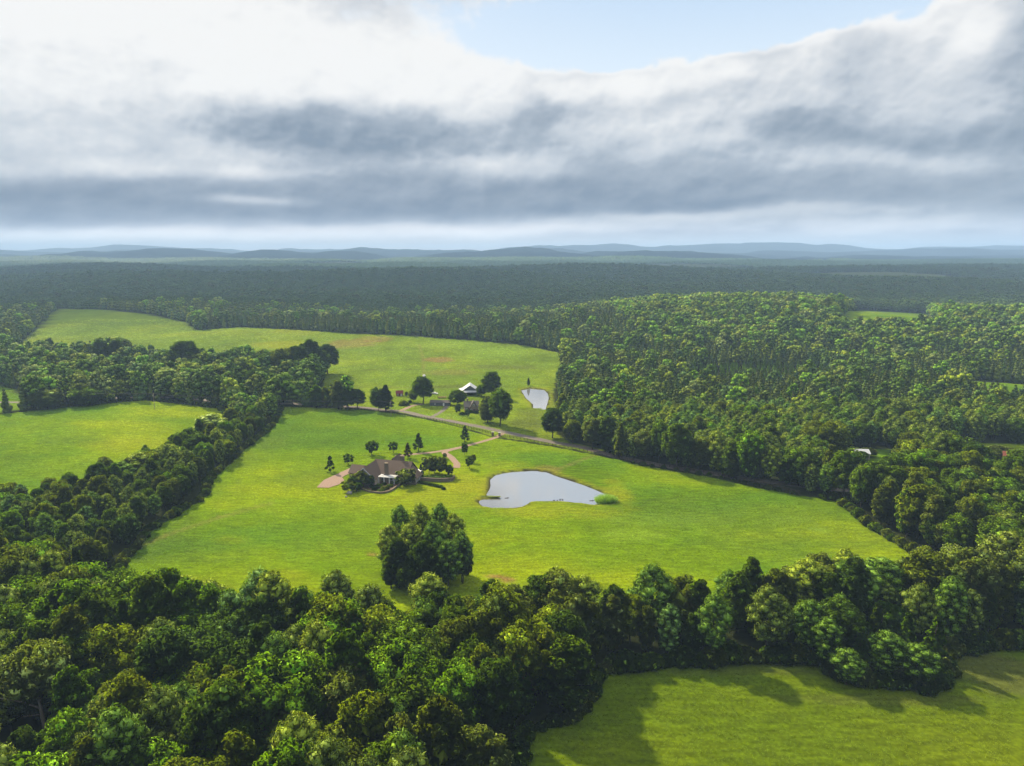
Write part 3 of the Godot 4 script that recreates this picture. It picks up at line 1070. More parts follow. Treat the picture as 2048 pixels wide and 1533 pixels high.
func farmhouse(at: Vector3, turn: float) -> void:
	var o := thing("farmhouse", "large stone farmhouse with steep brown shingle roofs, two chimneys and white pergola", "house", at, turn)
	var w := Shape.new()
	var r := Shape.new()
	block_walls(w, Vector3(0, 0, 0), 8.6, 6.0, 3.1, 8.0, true)
	gable(r, Vector3(0, 0, 0), 8.6, 6.0, 3.1, 8.0, true)
	part("wall", w.mesh(), M.stone_wall, o)
	part("roof", r.mesh(), M.shingle, o)
	w = Shape.new(); r = Shape.new()
	block_walls(w, Vector3(-8.6, 0, 6.6), 6.4, 5.0, 3.1, 7.8, false)
	gable(r, Vector3(-8.6, 0, 6.6), 6.4, 5.0, 3.1, 7.8, false)
	part("wall", w.mesh(), M.cream, o)
	part("roof", r.mesh(), M.shingle, o)
	w = Shape.new(); r = Shape.new()
	block_walls(w, Vector3(-16.4, 0, 2.4), 2.8, 3.6, 2.8, 5.4, true)
	gable(r, Vector3(-16.4, 0, 2.4), 2.8, 3.6, 2.8, 5.4, true)
	part("wall", w.mesh(), M.stone_wall, o)
	part("roof", r.mesh(), M.shingle, o)
	w = Shape.new(); r = Shape.new()
	block_walls(w, Vector3(9.6, 0, 4.2), 3.6, 3.8, 3.0, 6.2, false)
	gable(r, Vector3(9.6, 0, 4.2), 3.6, 3.8, 3.0, 6.2, false)
	part("wall", w.mesh(), M.stone_wall, o)
	part("roof", r.mesh(), M.shingle, o)
	w = Shape.new(); r = Shape.new()
	block_walls(w, Vector3(-1.0, 0, -5.0), 4.0, 3.2, 3.0, 8.6, false)
	gable(r, Vector3(-1.0, 0, -5.0), 4.0, 3.2, 3.0, 8.6, false)
	part("wall", w.mesh(), M.stone_wall, o)
	part("roof", r.mesh(), M.shingle, o)
	# white rake boards on the gable ends
	for g in [[Vector3(-8.6, 0, 13.53), 5.0, 3.1, 7.8], [Vector3(9.6, 0, 8.33), 3.8, 3.0, 6.2]]:
		for sg: float in [-1.0, 1.0]:
			var s := Shape.new()
			var a: Vector3 = g[0] + Vector3(0, g[3] - 0.05, 0)
			var b: Vector3 = g[0] + Vector3(sg * (g[1] + 0.5), g[2] - 0.55, 0)
			s.quad(a, b, b - Vector3(0, 0.34, 0), a - Vector3(0, 0.34, 0), Vector3(0, 0, 1))
			s.quad(a + Vector3(0, 0.03, 0), b + Vector3(0, 0.03, 0), b + Vector3(0, 0.03, -0.25), a + Vector3(0, 0.03, -0.25), Vector3.UP)
			part("rake_board", s.mesh(), M.white, o)
	chimney(o, Vector3(3.6, 0, -1.2), 1.9, 1.0, 5.0, 9.8, M.stone_wall)
	chimney(o, Vector3(-0.8, 0, 6.5), 1.5, 1.1, 3.6, 8.4, M.stone_wall)
	part("chimney_base", block(Vector3(-2.0, -0.5, 6.02), Vector3(0.4, 3.6, 7.1)), M.stone_wall, o)
	# pergola in front of the living room
	var p := part("pergola", block(Vector3(-3.5, 2.75, 9.35), Vector3(4.2, 2.95, 9.6)), M.white, o)
	part("beam", block(Vector3(-3.5, 2.75, 6.15), Vector3(4.2, 2.95, 6.35)), M.white, p)
	for i in 16:
		part("slat", block(Vector3(-3.4 + i * 0.5, 2.953, 6.0), Vector3(-3.18 + i * 0.5, 3.09, 9.9)), M.white, p)
	for x in [-3.3, -0.8, 1.7, 4.0]:
		part("column", block(Vector3(x - 0.15, -0.4, 9.33), Vector3(x + 0.15, 2.747, 9.62)), M.white, p)
	for x in [-2.7, -1.4]:
		window(o, Vector3(x - 0.1, 0.2, 6.03), 1.1, 2.4, 0.0, "french_door")
	for x in [1.2, 2.6, 3.9]:
		window(o, Vector3(x, 0.3, 6.03), 1.1, 2.3, 0.0, "french_door" if x < 2.0 else "window")
	for x in [-10.8, -8.6, -6.4]:
		window(o, Vector3(x, 0.9, 13.03), 1.1, 1.6, 0.0)
	window(o, Vector3(-8.6, 4.2, 13.03), 1.0, 1.3, 0.0)
	for x in [8.3, 10.9]:
		window(o, Vector3(x, 0.9, 7.83), 1.1, 1.6, 0.0)
	for z in [2.5, 4.5, 6.5]:
		window(o, Vector3(13.43, 0.9, z), 1.1, 1.6, PI / 2)
	# covered porch on the east side
	var e := part("porch_roof", block(Vector3(8.75, 3.0, -4.6), Vector3(12.2, 3.2, 0.4)), M.white, o)
	for z in [-4.4, -2.0, 0.2]:
		part("post", block(Vector3(11.8, -0.3, z - 0.12), Vector3(12.05, 2.997, z + 0.12)), M.white, e)

func dormer_box(o: Node3D, at: Vector3) -> void:
	part("dormer", block(Vector3(-1, 0, -1), Vector3(1, 1.6, 1)), M.white, o, at)

func barn(at: Vector3, turn: float) -> void:
	var o := thing("barn", "open sided barn with pale metal gable roof and grey gable end", "barn", at, turn)
	var w := Shape.new()
	var r := Shape.new()
	w.quad(Vector3(-4.6, 3.6, 6), Vector3(4.6, 3.6, 6), Vector3(0.05, 6.9, 6), Vector3(-0.05, 6.9, 6), Vector3(0, 0, 1))
	w.quad(Vector3(-4.6, -0.5, -6), Vector3(4.6, -0.5, -6), Vector3(4.6, 4.0, -6), Vector3(-4.6, 4.0, -6), Vector3(0, 0, 1))
	w.quad(Vector3(-4.6, 4.0, -6), Vector3(4.6, 4.0, -6), Vector3(0.05, 6.9, -6), Vector3(-0.05, 6.9, -6), Vector3(0, 0, -1))
	w.quad(Vector3(-4.6, -0.5, -6), Vector3(-4.6, -0.5, 3), Vector3(-4.6, 4.0, 3), Vector3(-4.6, 4.0, -6), Vector3(-1, 0, 0))
	w.quad(Vector3(4.6, -0.5, -6), Vector3(4.6, -0.5, 3), Vector3(4.6, 4.0, 3), Vector3(4.6, 4.0, -6), Vector3(1, 0, 0))
	gable(r, Vector3.ZERO, 6.0, 4.7, 4.0, 7.2, false, 0.4, 0.12)
	part("wall", w.mesh(), M.grey_board, o)
	part("roof", r.mesh(), M.tin, o)
	var l := Shape.new()
	l.quad(Vector3(-8.2, 2.7, 6), Vector3(-4.7, 3.7, 6), Vector3(-4.7, 3.7, -6), Vector3(-8.2, 2.7, -6), Vector3(0, 1, 0))
	l.quad(Vector3(-8.2, 2.6, 6), Vector3(-4.7, 3.6, 6), Vector3(-4.7, 3.6, -6), Vector3(-8.2, 2.6, -6), Vector3(0, -1, 0))
	part("lean_to_roof", l.mesh(), M.tin, o)
	l = Shape.new()
	l.quad(Vector3(-5.0, 3.5, 6.05), Vector3(5.0, 3.5, 6.05), Vector3(5.0, 2.7, 9.0), Vector3(-5.0, 2.7, 9.0), Vector3(0, 1, 0))
	l.quad(Vector3(-5.0, 3.4, 6.05), Vector3(5.0, 3.4, 6.05), Vector3(5.0, 2.6, 9.0), Vector3(-5.0, 2.6, 9.0), Vector3(0, -1, 0))
	part("awning", l.mesh(), M.tin, o)
	for x in [-4.7, -1.6, 1.6, 4.7]:
		part("post", block(Vector3(x - 0.1, -0.4, 8.7), Vector3(x + 0.1, 2.6, 8.9)), M.grey_board, o)
	for z in [-5.5, 0.0, 5.5]:
		part("post", block(Vector3(-8.0, -0.4, z - 0.1), Vector3(-7.8, 2.6, z + 0.1)), M.grey_board, o)

func stone_house(at: Vector3, turn: float) -> void:
	var o := thing("stone_house", "small tan stone house with grey hipped roof and tall front gable by the road", "house", at, turn)
	var w := Shape.new()
	var r := Shape.new()
	block_walls(w, Vector3.ZERO, 4.6, 4.0, 3.6, 6.6, true)
	gable(r, Vector3.ZERO, 4.6, 4.0, 3.6, 6.6, true, 0.4)
	part("wall", w.mesh(), M.tan_stone, o)
	part("roof", r.mesh(), M.grey_shingle, o)
	w = Shape.new(); r = Shape.new()
	block_walls(w, Vector3(1.2, 0, 3.2), 2.4, 2.5, 3.6, 7.6, false)
	gable(r, Vector3(1.2, 0, 3.2), 2.4, 2.5, 3.6, 7.6, false, 0.35)
	part("wall", w.mesh(), M.tan_stone, o)
	part("roof", r.mesh(), M.grey_shingle, o)
	part("door", block(Vector3(1.0, 0.0, 5.6), Vector3(2.2, 2.3, 5.7)), M.dark_wood, o)
	window(o, Vector3(-0.3, 0.9, 5.63), 0.9, 1.5, 0.0)
	window(o, Vector3(1.2, 4.2, 5.63), 0.9, 1.2, 0.0)
	window(o, Vector3(-3.2, 0.9, 4.03), 1.2, 1.5, 0.0)
	chimney(o, Vector3(-2.6, 0, 0.4), 1.0, 0.8, 5.6, 8.0, M.tan_stone)

func shed(at: Vector3, turn: float, label: String, half_long: float, half_wide: float, eave: float, ridge: float, wall_mat: Material, roof_mat: Material, called := "shed", windows := true) -> Node3D:
	var o := thing(called, label, "shed" if called == "shed" else "house", at, turn)
	var w := Shape.new()
	var r := Shape.new()
	block_walls(w, Vector3.ZERO, half_long, half_wide, eave, ridge, true)
	gable(r, Vector3.ZERO, half_long, half_wide, eave, ridge, true, 0.4, 0.15)
	part("wall", w.mesh(), wall_mat, o)
	part("roof", r.mesh(), roof_mat, o)
	if windows:
		window(o, Vector3(-half_long * 0.5, eave * 0.35, half_wide + 0.03), 0.9, eave * 0.4, 0.0)
		part("door", block(Vector3(half_long * 0.3, 0.0, half_wide - 0.02), Vector3(half_long * 0.3 + 1.0, minf(2.1, eave - 0.2), half_wide + 0.05)), M.white, o)
	return o

func wheel(o: Node3D, at: Vector3, r := 0.38) -> void:
	var s := Shape.new()
	s.tube(Vector3(-0.13, 0, 0), Vector3(0.13, 0, 0), r, r, 14)
	s.tube(Vector3(0.13, 0, 0), Vector3(0.131, 0, 0), r, 0.01, 14)
	s.tube(Vector3(-0.131, 0, 0), Vector3(-0.13, 0, 0), 0.01, r, 14)
	var w := part("wheel", s.mesh(), M.rubber, o, at)
	s = Shape.new()
	s.tube(Vector3(-0.145, 0, 0), Vector3(0.145, 0, 0), r * 0.55, r * 0.55, 10)
	s.tube(Vector3(0.145, 0, 0), Vector3(0.146, 0, 0), r * 0.55, 0.01, 10)
	s.tube(Vector3(-0.146, 0, 0), Vector3(-0.145, 0, 0), 0.01, r * 0.55, 10)
	part("rim", s.mesh(), M.steel, w)

func hull(profile: Array, half: float, tuck: float) -> ArrayMesh:
	# a closed side profile [z, y] swept across, drawn in a little towards the top
	var s := Shape.new()
	var top := 0.0
	for p in profile:
		top = maxf(top, p[1])
	var mid := Vector3.ZERO
	for p in profile:
		mid += Vector3(0, p[1], p[0]) / profile.size()
	for i in profile.size():
		var a: Array = profile[i]
		var b: Array = profile[(i + 1) % profile.size()]
		var wa := half - tuck * maxf(0.0, (a[1] - 0.9) / maxf(top - 0.9, 0.01))
		var wb := half - tuck * maxf(0.0, (b[1] - 0.9) / maxf(top - 0.9, 0.01))
		var A := Vector3(0, a[1], a[0])
		var B := Vector3(0, b[1], b[0])
		s.quad(A + Vector3.LEFT * wa, A + Vector3.RIGHT * wa, B + Vector3.RIGHT * wb, B + Vector3.LEFT * wb, (A + B) * 0.5 - mid)
	var flat := PackedVector2Array()
	for p in profile:
		flat.append(Vector2(p[0], p[1]))
	var t := Geometry2D.triangulate_polygon(flat)
	for i in range(0, t.size(), 3):
		for sg: float in [-1.0, 1.0]:
			var q: Array[Vector3] = []
			for k in 3:
				var p: Vector2 = flat[t[i + k]]
				q.append(Vector3(sg * (half - tuck * maxf(0.0, (p.y - 0.9) / maxf(top - 0.9, 0.01))), p.y, p.x))
			s.flat(q[0], q[1], q[2], Vector3(sg, 0, 0))
	return s.mesh()

func pickup(at: Vector3, turn: float) -> void:
	var o := thing("pickup_truck", "white pickup truck on the track into the meadow", "truck", at, turn)
	part("body", hull([[-2.6, 0.45], [-2.6, 1.05], [-0.4, 1.08], [-0.25, 1.82], [0.85, 1.84], [1.35, 1.15], [2.5, 1.05], [2.65, 0.5]], 0.95, 0.16), M.white, o)
	part("windscreen", hull([[0.93, 1.76], [1.33, 1.2], [1.40, 1.2], [1.0, 1.76]], 0.74, 0.1), M.glass, o)
	part("cargo_bed", block(Vector3(-0.8, 1.06, -2.5), Vector3(0.8, 1.1, -0.5)), M.rubber, o)
	part("side_window", block(Vector3(0.83, 1.2, -0.15), Vector3(0.91, 1.65, 0.75)), M.glass, o)
	part("side_window", block(Vector3(-0.91, 1.2, -0.15), Vector3(-0.83, 1.65, 0.75)), M.glass, o)
	for x in [-0.7, 0.7]:
		part("headlight", block(Vector3(x - 0.17, 0.75, 2.52), Vector3(x + 0.17, 0.95, 2.64)), M.steel, o)
	for x in [-0.86, 0.86]:
		for z in [-1.6, 1.7]:
			wheel(o, Vector3(x, 0.38, z))

func car(at: Vector3, turn: float) -> void:
	var o := thing("parked_car", "white car parked behind the long grey shed", "car", at, turn)
	part("body", hull([[-2.1, 0.35], [-2.15, 0.9], [-1.5, 1.0], [-0.9, 1.42], [0.5, 1.42], [1.1, 0.98], [2.0, 0.85], [2.1, 0.4]], 0.88, 0.18), M.white, o)
	part("windscreen", hull([[0.55, 1.36], [1.04, 1.0], [1.12, 1.0], [0.62, 1.36]], 0.7, 0.1), M.glass, o)
	part("side_window", block(Vector3(0.72, 1.02, -0.9), Vector3(0.83, 1.3, 0.5)), M.glass, o)
	part("side_window", block(Vector3(-0.83, 1.02, -0.9), Vector3(-0.72, 1.3, 0.5)), M.glass, o)
	for x in [-0.8, 0.8]:
		for z in [-1.3, 1.3]:
			wheel(o, Vector3(x, 0.32, z), 0.32)

func trailer(at: Vector3, turn: float) -> void:
	var o := thing("flatbed_trailer", "rust red flatbed farm trailer behind the long grey shed", "trailer", at, turn)
	part("bed", block(Vector3(-3.0, 0.7, -1.1), Vector3(3.0, 0.95, 1.1)), M.rust, o)
	part("headboard", block(Vector3(-3.0, 0.953, -1.1), Vector3(-2.85, 1.9, 1.1)), M.rust, o)
	part("drawbar", block(Vector3(3.0, 0.72, -0.08), Vector3(4.4, 0.86, 0.08)), M.rust, o)
	for x in [-1.2, 0.2]:
		for z in [-1.0, 1.0]:
			var s := Shape.new()
			s.tube(Vector3(x, 0.38, z - 0.12), Vector3(x, 0.38, z + 0.12), 0.38, 0.38, 12)
			part("wheel", s.mesh(), M.rubber, o)

func fence(called: String, label: String, pts: PackedVector2Array, gap: float, rails: Array) -> void:
	var o := thing(called, label, "fence", spot(pts[0].x, pts[0].y))
	var l := smooth_line(pts, 0.25)
	var posts: Array[Vector3] = []
	var walked := gap
	for i in l.size() - 1:
		if walked >= gap:
			posts.append(spot(l[i].x, l[i].y) - o.position)
			walked = 0.0
		walked += l[i].distance_to(l[i + 1])
	var pm := block(Vector3(-0.09, -0.3, -0.09), Vector3(0.09, 1.5, 0.09))
	for p: Vector3 in posts:
		part("post", pm, M.fence_wood, o, p)
	for i in range(0, posts.size() - 1):
		for h: float in rails:
			if i % 2 == 0 and i + 2 < posts.size():
				var a := posts[i] + Vector3.UP * h
				var b := posts[i + 2] + Vector3.UP * h
				var s := Shape.new()
				var t := Transform3D(Basis.looking_at(b - a), (a + b) * 0.5)
				s.box(Vector3(0.095, -0.07, -a.distance_to(b) / 2), Vector3(0.135, 0.07, a.distance_to(b) / 2), Color.WHITE, t)
				part("rail", s.mesh(), M.fence_wood, o)

func pole(at: Vector3, tall: float, turn: float, label: String) -> void:
	var o := thing("utility_pole", label, "utility pole", at, turn)
	var s := Shape.new()
	s.tube(Vector3(0, -0.5, 0), Vector3(0, tall, 0), 0.17, 0.11, 8)
	s.tube(Vector3(0, tall, 0), Vector3(0, tall + 0.02, 0), 0.11, 0.01, 8)
	part("post", s.mesh(), M.pole_wood, o)
	part("crossarm", block(Vector3(-0.07, tall - 0.9, -1.2), Vector3(0.07, tall - 0.74, 1.2)), M.pole_wood, o, Vector3(0.18, 0, 0))
	for z in [-1.1, 0.4, 1.1]:
		var i := Shape.new()
		i.tube(Vector3(0.18, tall - 0.74, z), Vector3(0.18, tall - 0.5, z), 0.07, 0.04, 6)
		part("insulator", i.mesh(), M.stone_pale, o)
	var t := Shape.new()
	t.tube(Vector3(-0.42, tall - 2.3, 0), Vector3(-0.42, tall - 1.3, 0), 0.25, 0.25, 10)
	t.tube(Vector3(-0.42, tall - 1.3, 0), Vector3(-0.42, tall - 1.28, 0), 0.25, 0.01, 10)
	part("transformer", t.mesh(), M.steel, o)

func wire(a: Vector3, b: Vector3, sag: float, label: String) -> void:
	var s := Shape.new()
	var n := 14
	for i in n:
		var f := float(i) / n
		var g := float(i + 1) / n
		s.tube(a.lerp(b, f) - Vector3.UP * sag * 4.0 * f * (1.0 - f), a.lerp(b, g) - Vector3.UP * sag * 4.0 * g * (1.0 - g), 0.035, 0.035, 4)
	var o := part("power_line", s.mesh(), M.rubber, self)
	o.name = numbered("power_line")
	tag(o, label, "power line")

func hay_bale(at: Vector3, turn: float, label: String) -> void:
	var o := thing("hay_bale", label, "hay bale", at, turn, "round hay bales at the wood edge")
	var s := Shape.new()
	s.tube(Vector3(-0.75, 0.78, 0), Vector3(0.75, 0.78, 0), 0.82, 0.82, 18)
	s.tube(Vector3(0.75, 0.78, 0), Vector3(0.82, 0.78, 0), 0.82, 0.5, 18)
	s.tube(Vector3(0.82, 0.78, 0), Vector3(0.8, 0.78, 0), 0.5, 0.01, 18)
	s.tube(Vector3(-0.82, 0.78, 0), Vector3(-0.75, 0.78, 0), 0.5, 0.82, 18)
	s.tube(Vector3(-0.8, 0.78, 0), Vector3(-0.82, 0.78, 0), 0.01, 0.5, 18)
	part("hay", s.mesh(), M.hay, o)
	for x in [-0.4, 0.0, 0.4]:
		var b := Shape.new()
		b.tube(Vector3(x - 0.02, 0.78, 0), Vector3(x + 0.02, 0.78, 0), 0.83, 0.83, 18)
		part("twine", b.mesh(), M.fence_wood, o)

func duck(at: Vector3, turn: float, label: String) -> void:
	var g := RandomNumberGenerator.new()
	g.seed = 3
	var s := Shape.new()
	s.lump(Vector3(0, 0.1, 0), Vector3(0.2, 0.17, 0.38), g, 0.02, Color.WHITE, 6, 10)
	s.tube(Vector3(0, 0.15, 0.26), Vector3(0, 0.42, 0.36), 0.09, 0.055, 8)
	s.tube(Vector3(0, 0.16, -0.3), Vector3(0, 0.24, -0.5), 0.1, 0.02, 6)
	s.lump(Vector3(0, 0.46, 0.39), Vector3(0.075, 0.075, 0.11), g, 0.02, Color.WHITE, 5, 8)
	s.tube(Vector3(0, 0.45, 0.48), Vector3(0, 0.43, 0.58), 0.035, 0.02, 6)
	var o := thing("duck", label, "duck", at, turn, "ducks on the large pond")
	part("body", s.mesh(), M.dark_feather, o)

func low_wall(called: String, label: String, pts: PackedVector2Array, tall: float, thick: float, mat: Material, course: float, category: String) -> void:
	# coursed blocks, each a piece of its own
	var o := thing(called, label, category, spot(pts[0].x, pts[0].y))
	var l := smooth_line(pts, 0.1)
	var rows := int(tall / course)
	for r in rows:
		var walked := 0.0
		var start := l[0]
		var want := course * rng.randf_range(1.4, 2.4)
		for i in l.size() - 1:
			walked += l[i].distance_to(l[i + 1])
			if walked >= want or i == l.size() - 2:
				var a := spot(start.x, start.y, r * course - 0.1) - o.position
				var b := spot(l[i + 1].x, l[i + 1].y, r * course - 0.1) - o.position
				var s := Shape.new()
				var t := Transform3D(Basis.looking_at(b - a), (a + b) * 0.5)
				var k := a.distance_to(b) / 2.0 - 0.015
				var w := thick / 2.0 + rng.randf_range(-0.03, 0.03)
				s.box(Vector3(-w, 0.0, -k), Vector3(w, course - 0.02, k), Color.WHITE, t)
				part("stone", s.mesh(), mat, o)
				start = l[i + 1]
				walked = 0.0
				want = course * rng.randf_range(1.4, 2.4)

func hedge(label: String, pts: PackedVector2Array, tall: float, half: float, tone: String) -> void:
	var s := Shape.new()
	var l := smooth_line(pts, half * 0.8)
	var g := RandomNumberGenerator.new()
	g.seed = 8
	var o := thing("hedge", label, "hedge", spot(pts[0].x, pts[0].y))
	for p in l:
		puff(s, g, spot(p.x, p.y, tall * 0.45) - o.position, half * g.randf_range(0.95, 1.15), spot(p.x, p.y) - o.position, 90, 0.16, Color(1, 1, 1) * g.randf_range(0.9, 1.1), 0.7)
	part("foliage", s.mesh(), skin(tone), o)

func reeds(at: Vector3, rx: float, rz: float) -> void:
	var s := Shape.new()
	var g := RandomNumberGenerator.new()
	g.seed = 21
	for i in 2600:
		var a := g.randf() * TAU
		var r := sqrt(g.randf())
		var p := Vector3(cos(a) * r * rx, -0.3, sin(a) * r * rz)
		var tall := 3.8 * (1.0 - 0.55 * r * r) * g.randf_range(0.75, 1.1)
		var lean := Vector3(cos(a) * r * 0.5 + g.randfn() * 0.18, 1, sin(a) * r * 0.5 + g.randfn() * 0.18)
		var side := Vector3(g.randfn(), 0, g.randfn()).normalized() * 0.06
		s.tri(p - side, p + side, p + lean * tall, (Vector3.UP + lean).normalized(), (Vector3.UP + lean).normalized(), Vector3.UP, Color(1, 1, 1) * g.randf_range(0.75, 1.2))
	var o := thing("reed_clump", "rounded clump of green reeds at the east end of the large pond", "reeds", at)
	part("stalks", s.mesh(), skin("dark green"), o)

func log_(at: Vector3, turn: float, long: float, label: String) -> void:
	var o := thing("floating_log", label, "log", at, turn)
	var s := Shape.new()
	s.tube(Vector3(-long / 2, 0.02, 0), Vector3(long * 0.1, 0.1, 0.05), 0.14, 0.12, 7)
	s.tube(Vector3(long * 0.1, 0.1, 0.05), Vector3(long / 2, 0.05, -0.05), 0.12, 0.05, 7)
	s.tube(Vector3(0, 0.1, 0), Vector3(long * 0.2, 0.5, 0.3), 0.06, 0.02, 5)
	part("stem", s.mesh(), M.dark_wood, o)

func pillar(at: Vector3, label: String) -> void:
	var o := thing("gate_pillar", label, "gate pillar", at, 0.0)
	for r in 7:
		for k in 2:
			var w := 0.62 + rng.randf_range(-0.03, 0.03)
			part("stone", block(Vector3(-w if k == 0 else 0.012, r * 0.3 - 0.1, -w), Vector3(-0.012 if k == 0 else w, r * 0.3 + 0.185, w)), M.tan_stone, o)
	part("cap", block(Vector3(-0.72, 2.0, -0.72), Vector3(0.72, 2.2, 0.72)), M.stone_pale, o)

func boulder(at: Vector3, size: float, label: String) -> void:
	var g := RandomNumberGenerator.new()
	g.seed = int(size * 100)
	var s := Shape.new()
	s.lump(Vector3(0, size * 0.4, 0), Vector3(size, size * 0.6, size * 0.75), g, 0.16, Color.WHITE, 6, 9)
	var o := thing("boulder", label, "boulder", at)
	part("rock", s.mesh(), M.stone_pale, o)

func old_tree(x: float, d: float) -> void:
	# the half bare tree near the camera, its pale trunk and broken limbs in the open
	var o := thing("old_tree", "tall old tree with bare pale trunk and broken limbs below its crown", "tree", spot(x, d))
	var s := Shape.new()
	s.tube(Vector3(0, -0.5, 0), Vector3(-0.4, 5.0, 0.2), 0.5, 0.38, 9)
	s.tube(Vector3(-0.4, 5.0, 0.2), Vector3(-0.9, 10.0, 0.0), 0.38, 0.3, 9)
	s.tube(Vector3(-0.9, 10.0, 0.0), Vector3(-1.2, 15.5, -0.4), 0.3, 0.14, 8)
	part("trunk", s.mesh(), M.pale_bark, o)
	for b in [[Vector3(-0.8, 8.4, 0.1), Vector3(-3.4, 10.6, 1.2), Vector3(-9.0, 12.0, 1.6), 0.22], [Vector3(-0.7, 7.0, 0.1), Vector3(-2.4, 7.3, 0.9), Vector3(-4.2, 7.2, 1.3), 0.13], [Vector3(-0.9, 10.0, 0.0), Vector3(1.6, 13.2, 0.6), Vector3(3.4, 16.4, 0.2), 0.16]]:
		var l := Shape.new()
		l.tube(b[0], b[1], b[3], b[3] * 0.8, 7)
		l.tube(b[1], b[2], b[3] * 0.8, b[3] * 0.25, 6)
		part("limb", l.mesh(), M.pale_bark, o)
	part("crown", broadleaf(71, 20.5, 6.6, 12.5, 46, 190, 0.36, "wide")[0], skin("grey-green"), o, Vector3(-1.2, 0, -1.0))

func undergrowth(x: float, d: float) -> void:
	var words := ["by the old tree's foot", "left of the old tree's foot", "right of the old tree's foot", "in front of the old tree", "far in front of the old tree", "at the frame edge before the old tree", "behind the old tree's foot", "between the old tree and the next oak", "low before the old tree's bare limb", "under the old tree's broken limb", "beside the old tree's trunk", "deep in shade by the old tree", "in the gap before the old tree", "at the gap's right side by the old tree"]
	for i in words.size():
		var a := i * 2.4
		var q := sqrt((i + 0.5) / words.size())
		var rr := rng.randf_range(2.0, 3.4)
		var tone: String = ["mid green", "dark green", "olive", "bright green"][i % 4]
		plant("shrub", "bush", tone, x - 2.0 + cos(a) * q * 12.0, d - 11.0 + sin(a) * q * 13.0, rr * 1.3, rr, "%s shrub %s" % [tone, words[i]], "shrub", "shrubs under the old tree")

func tufts() -> void:
	# standing grass of the pastures, one blade bunch at a time
	var g := RandomNumberGenerator.new()
	g.seed = 77
	var s := Shape.new()
	for i in 13:
		var a := g.randf() * TAU
		var p := Vector3(g.randf_range(-0.4, 0.4), -0.03, g.randf_range(-0.4, 0.4))
		var side := Vector3(cos(a), 0, sin(a)) * 0.075
		s.tri(p - side, p + side, p + Vector3(g.randfn() * 0.07, g.randf_range(0.10, 0.22), g.randfn() * 0.07), Vector3.UP, Vector3.UP, Vector3.UP, Color(1, 1, 1) * g.randf_range(0.8, 1.2))
	var where: Array = []
	var tints: Array = []
	var shy: Array[PackedVector2Array] = []
	for p in BARE:
		shy.append(p)
	var d := 118.0
	while d < 1000.0:
		var step := 0.95 * maxf(1.0, d / 210.0)
		var x := maxf(-d * 0.78, -620.0)
		while x < minf(d * 0.78, 150.0):
			x += step
			var p := Vector2(x + rng.randf_range(-0.5, 0.5) * step, d + rng.randf_range(-0.5, 0.5) * step)
			var f := inside_open(p)
			if f < 0:
				continue
			var patchy := fine.get_noise_2d(p.x * 3.0, p.y * 5.0) + 0.5 * warp.get_noise_2d(p.x * 1.2, p.y * 1.6)
			if patchy < rng.randf_range(-0.55, 0.25):
				continue
			var skip := false
			for b in shy:
				if Geometry2D.is_point_in_polygon(p, b):
					skip = true
					break
			if skip:
				continue
			var k := step * rng.randf_range(0.9, 1.6)
			where.append(Transform3D(Basis(Vector3.UP, rng.randf() * TAU).scaled(Vector3(k, rng.randf_range(0.7, 1.2) * (1.5 if f == 3 else 1.0) * sqrt(step), k)), spot(p.x, p.y)))
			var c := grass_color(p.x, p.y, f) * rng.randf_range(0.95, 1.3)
			tints.append(c)
		d += step
	scatter("grass", s.mesh(), leafy(Color.WHITE, 0.9), where, tints)

var BARE: Array[PackedVector2Array] = []

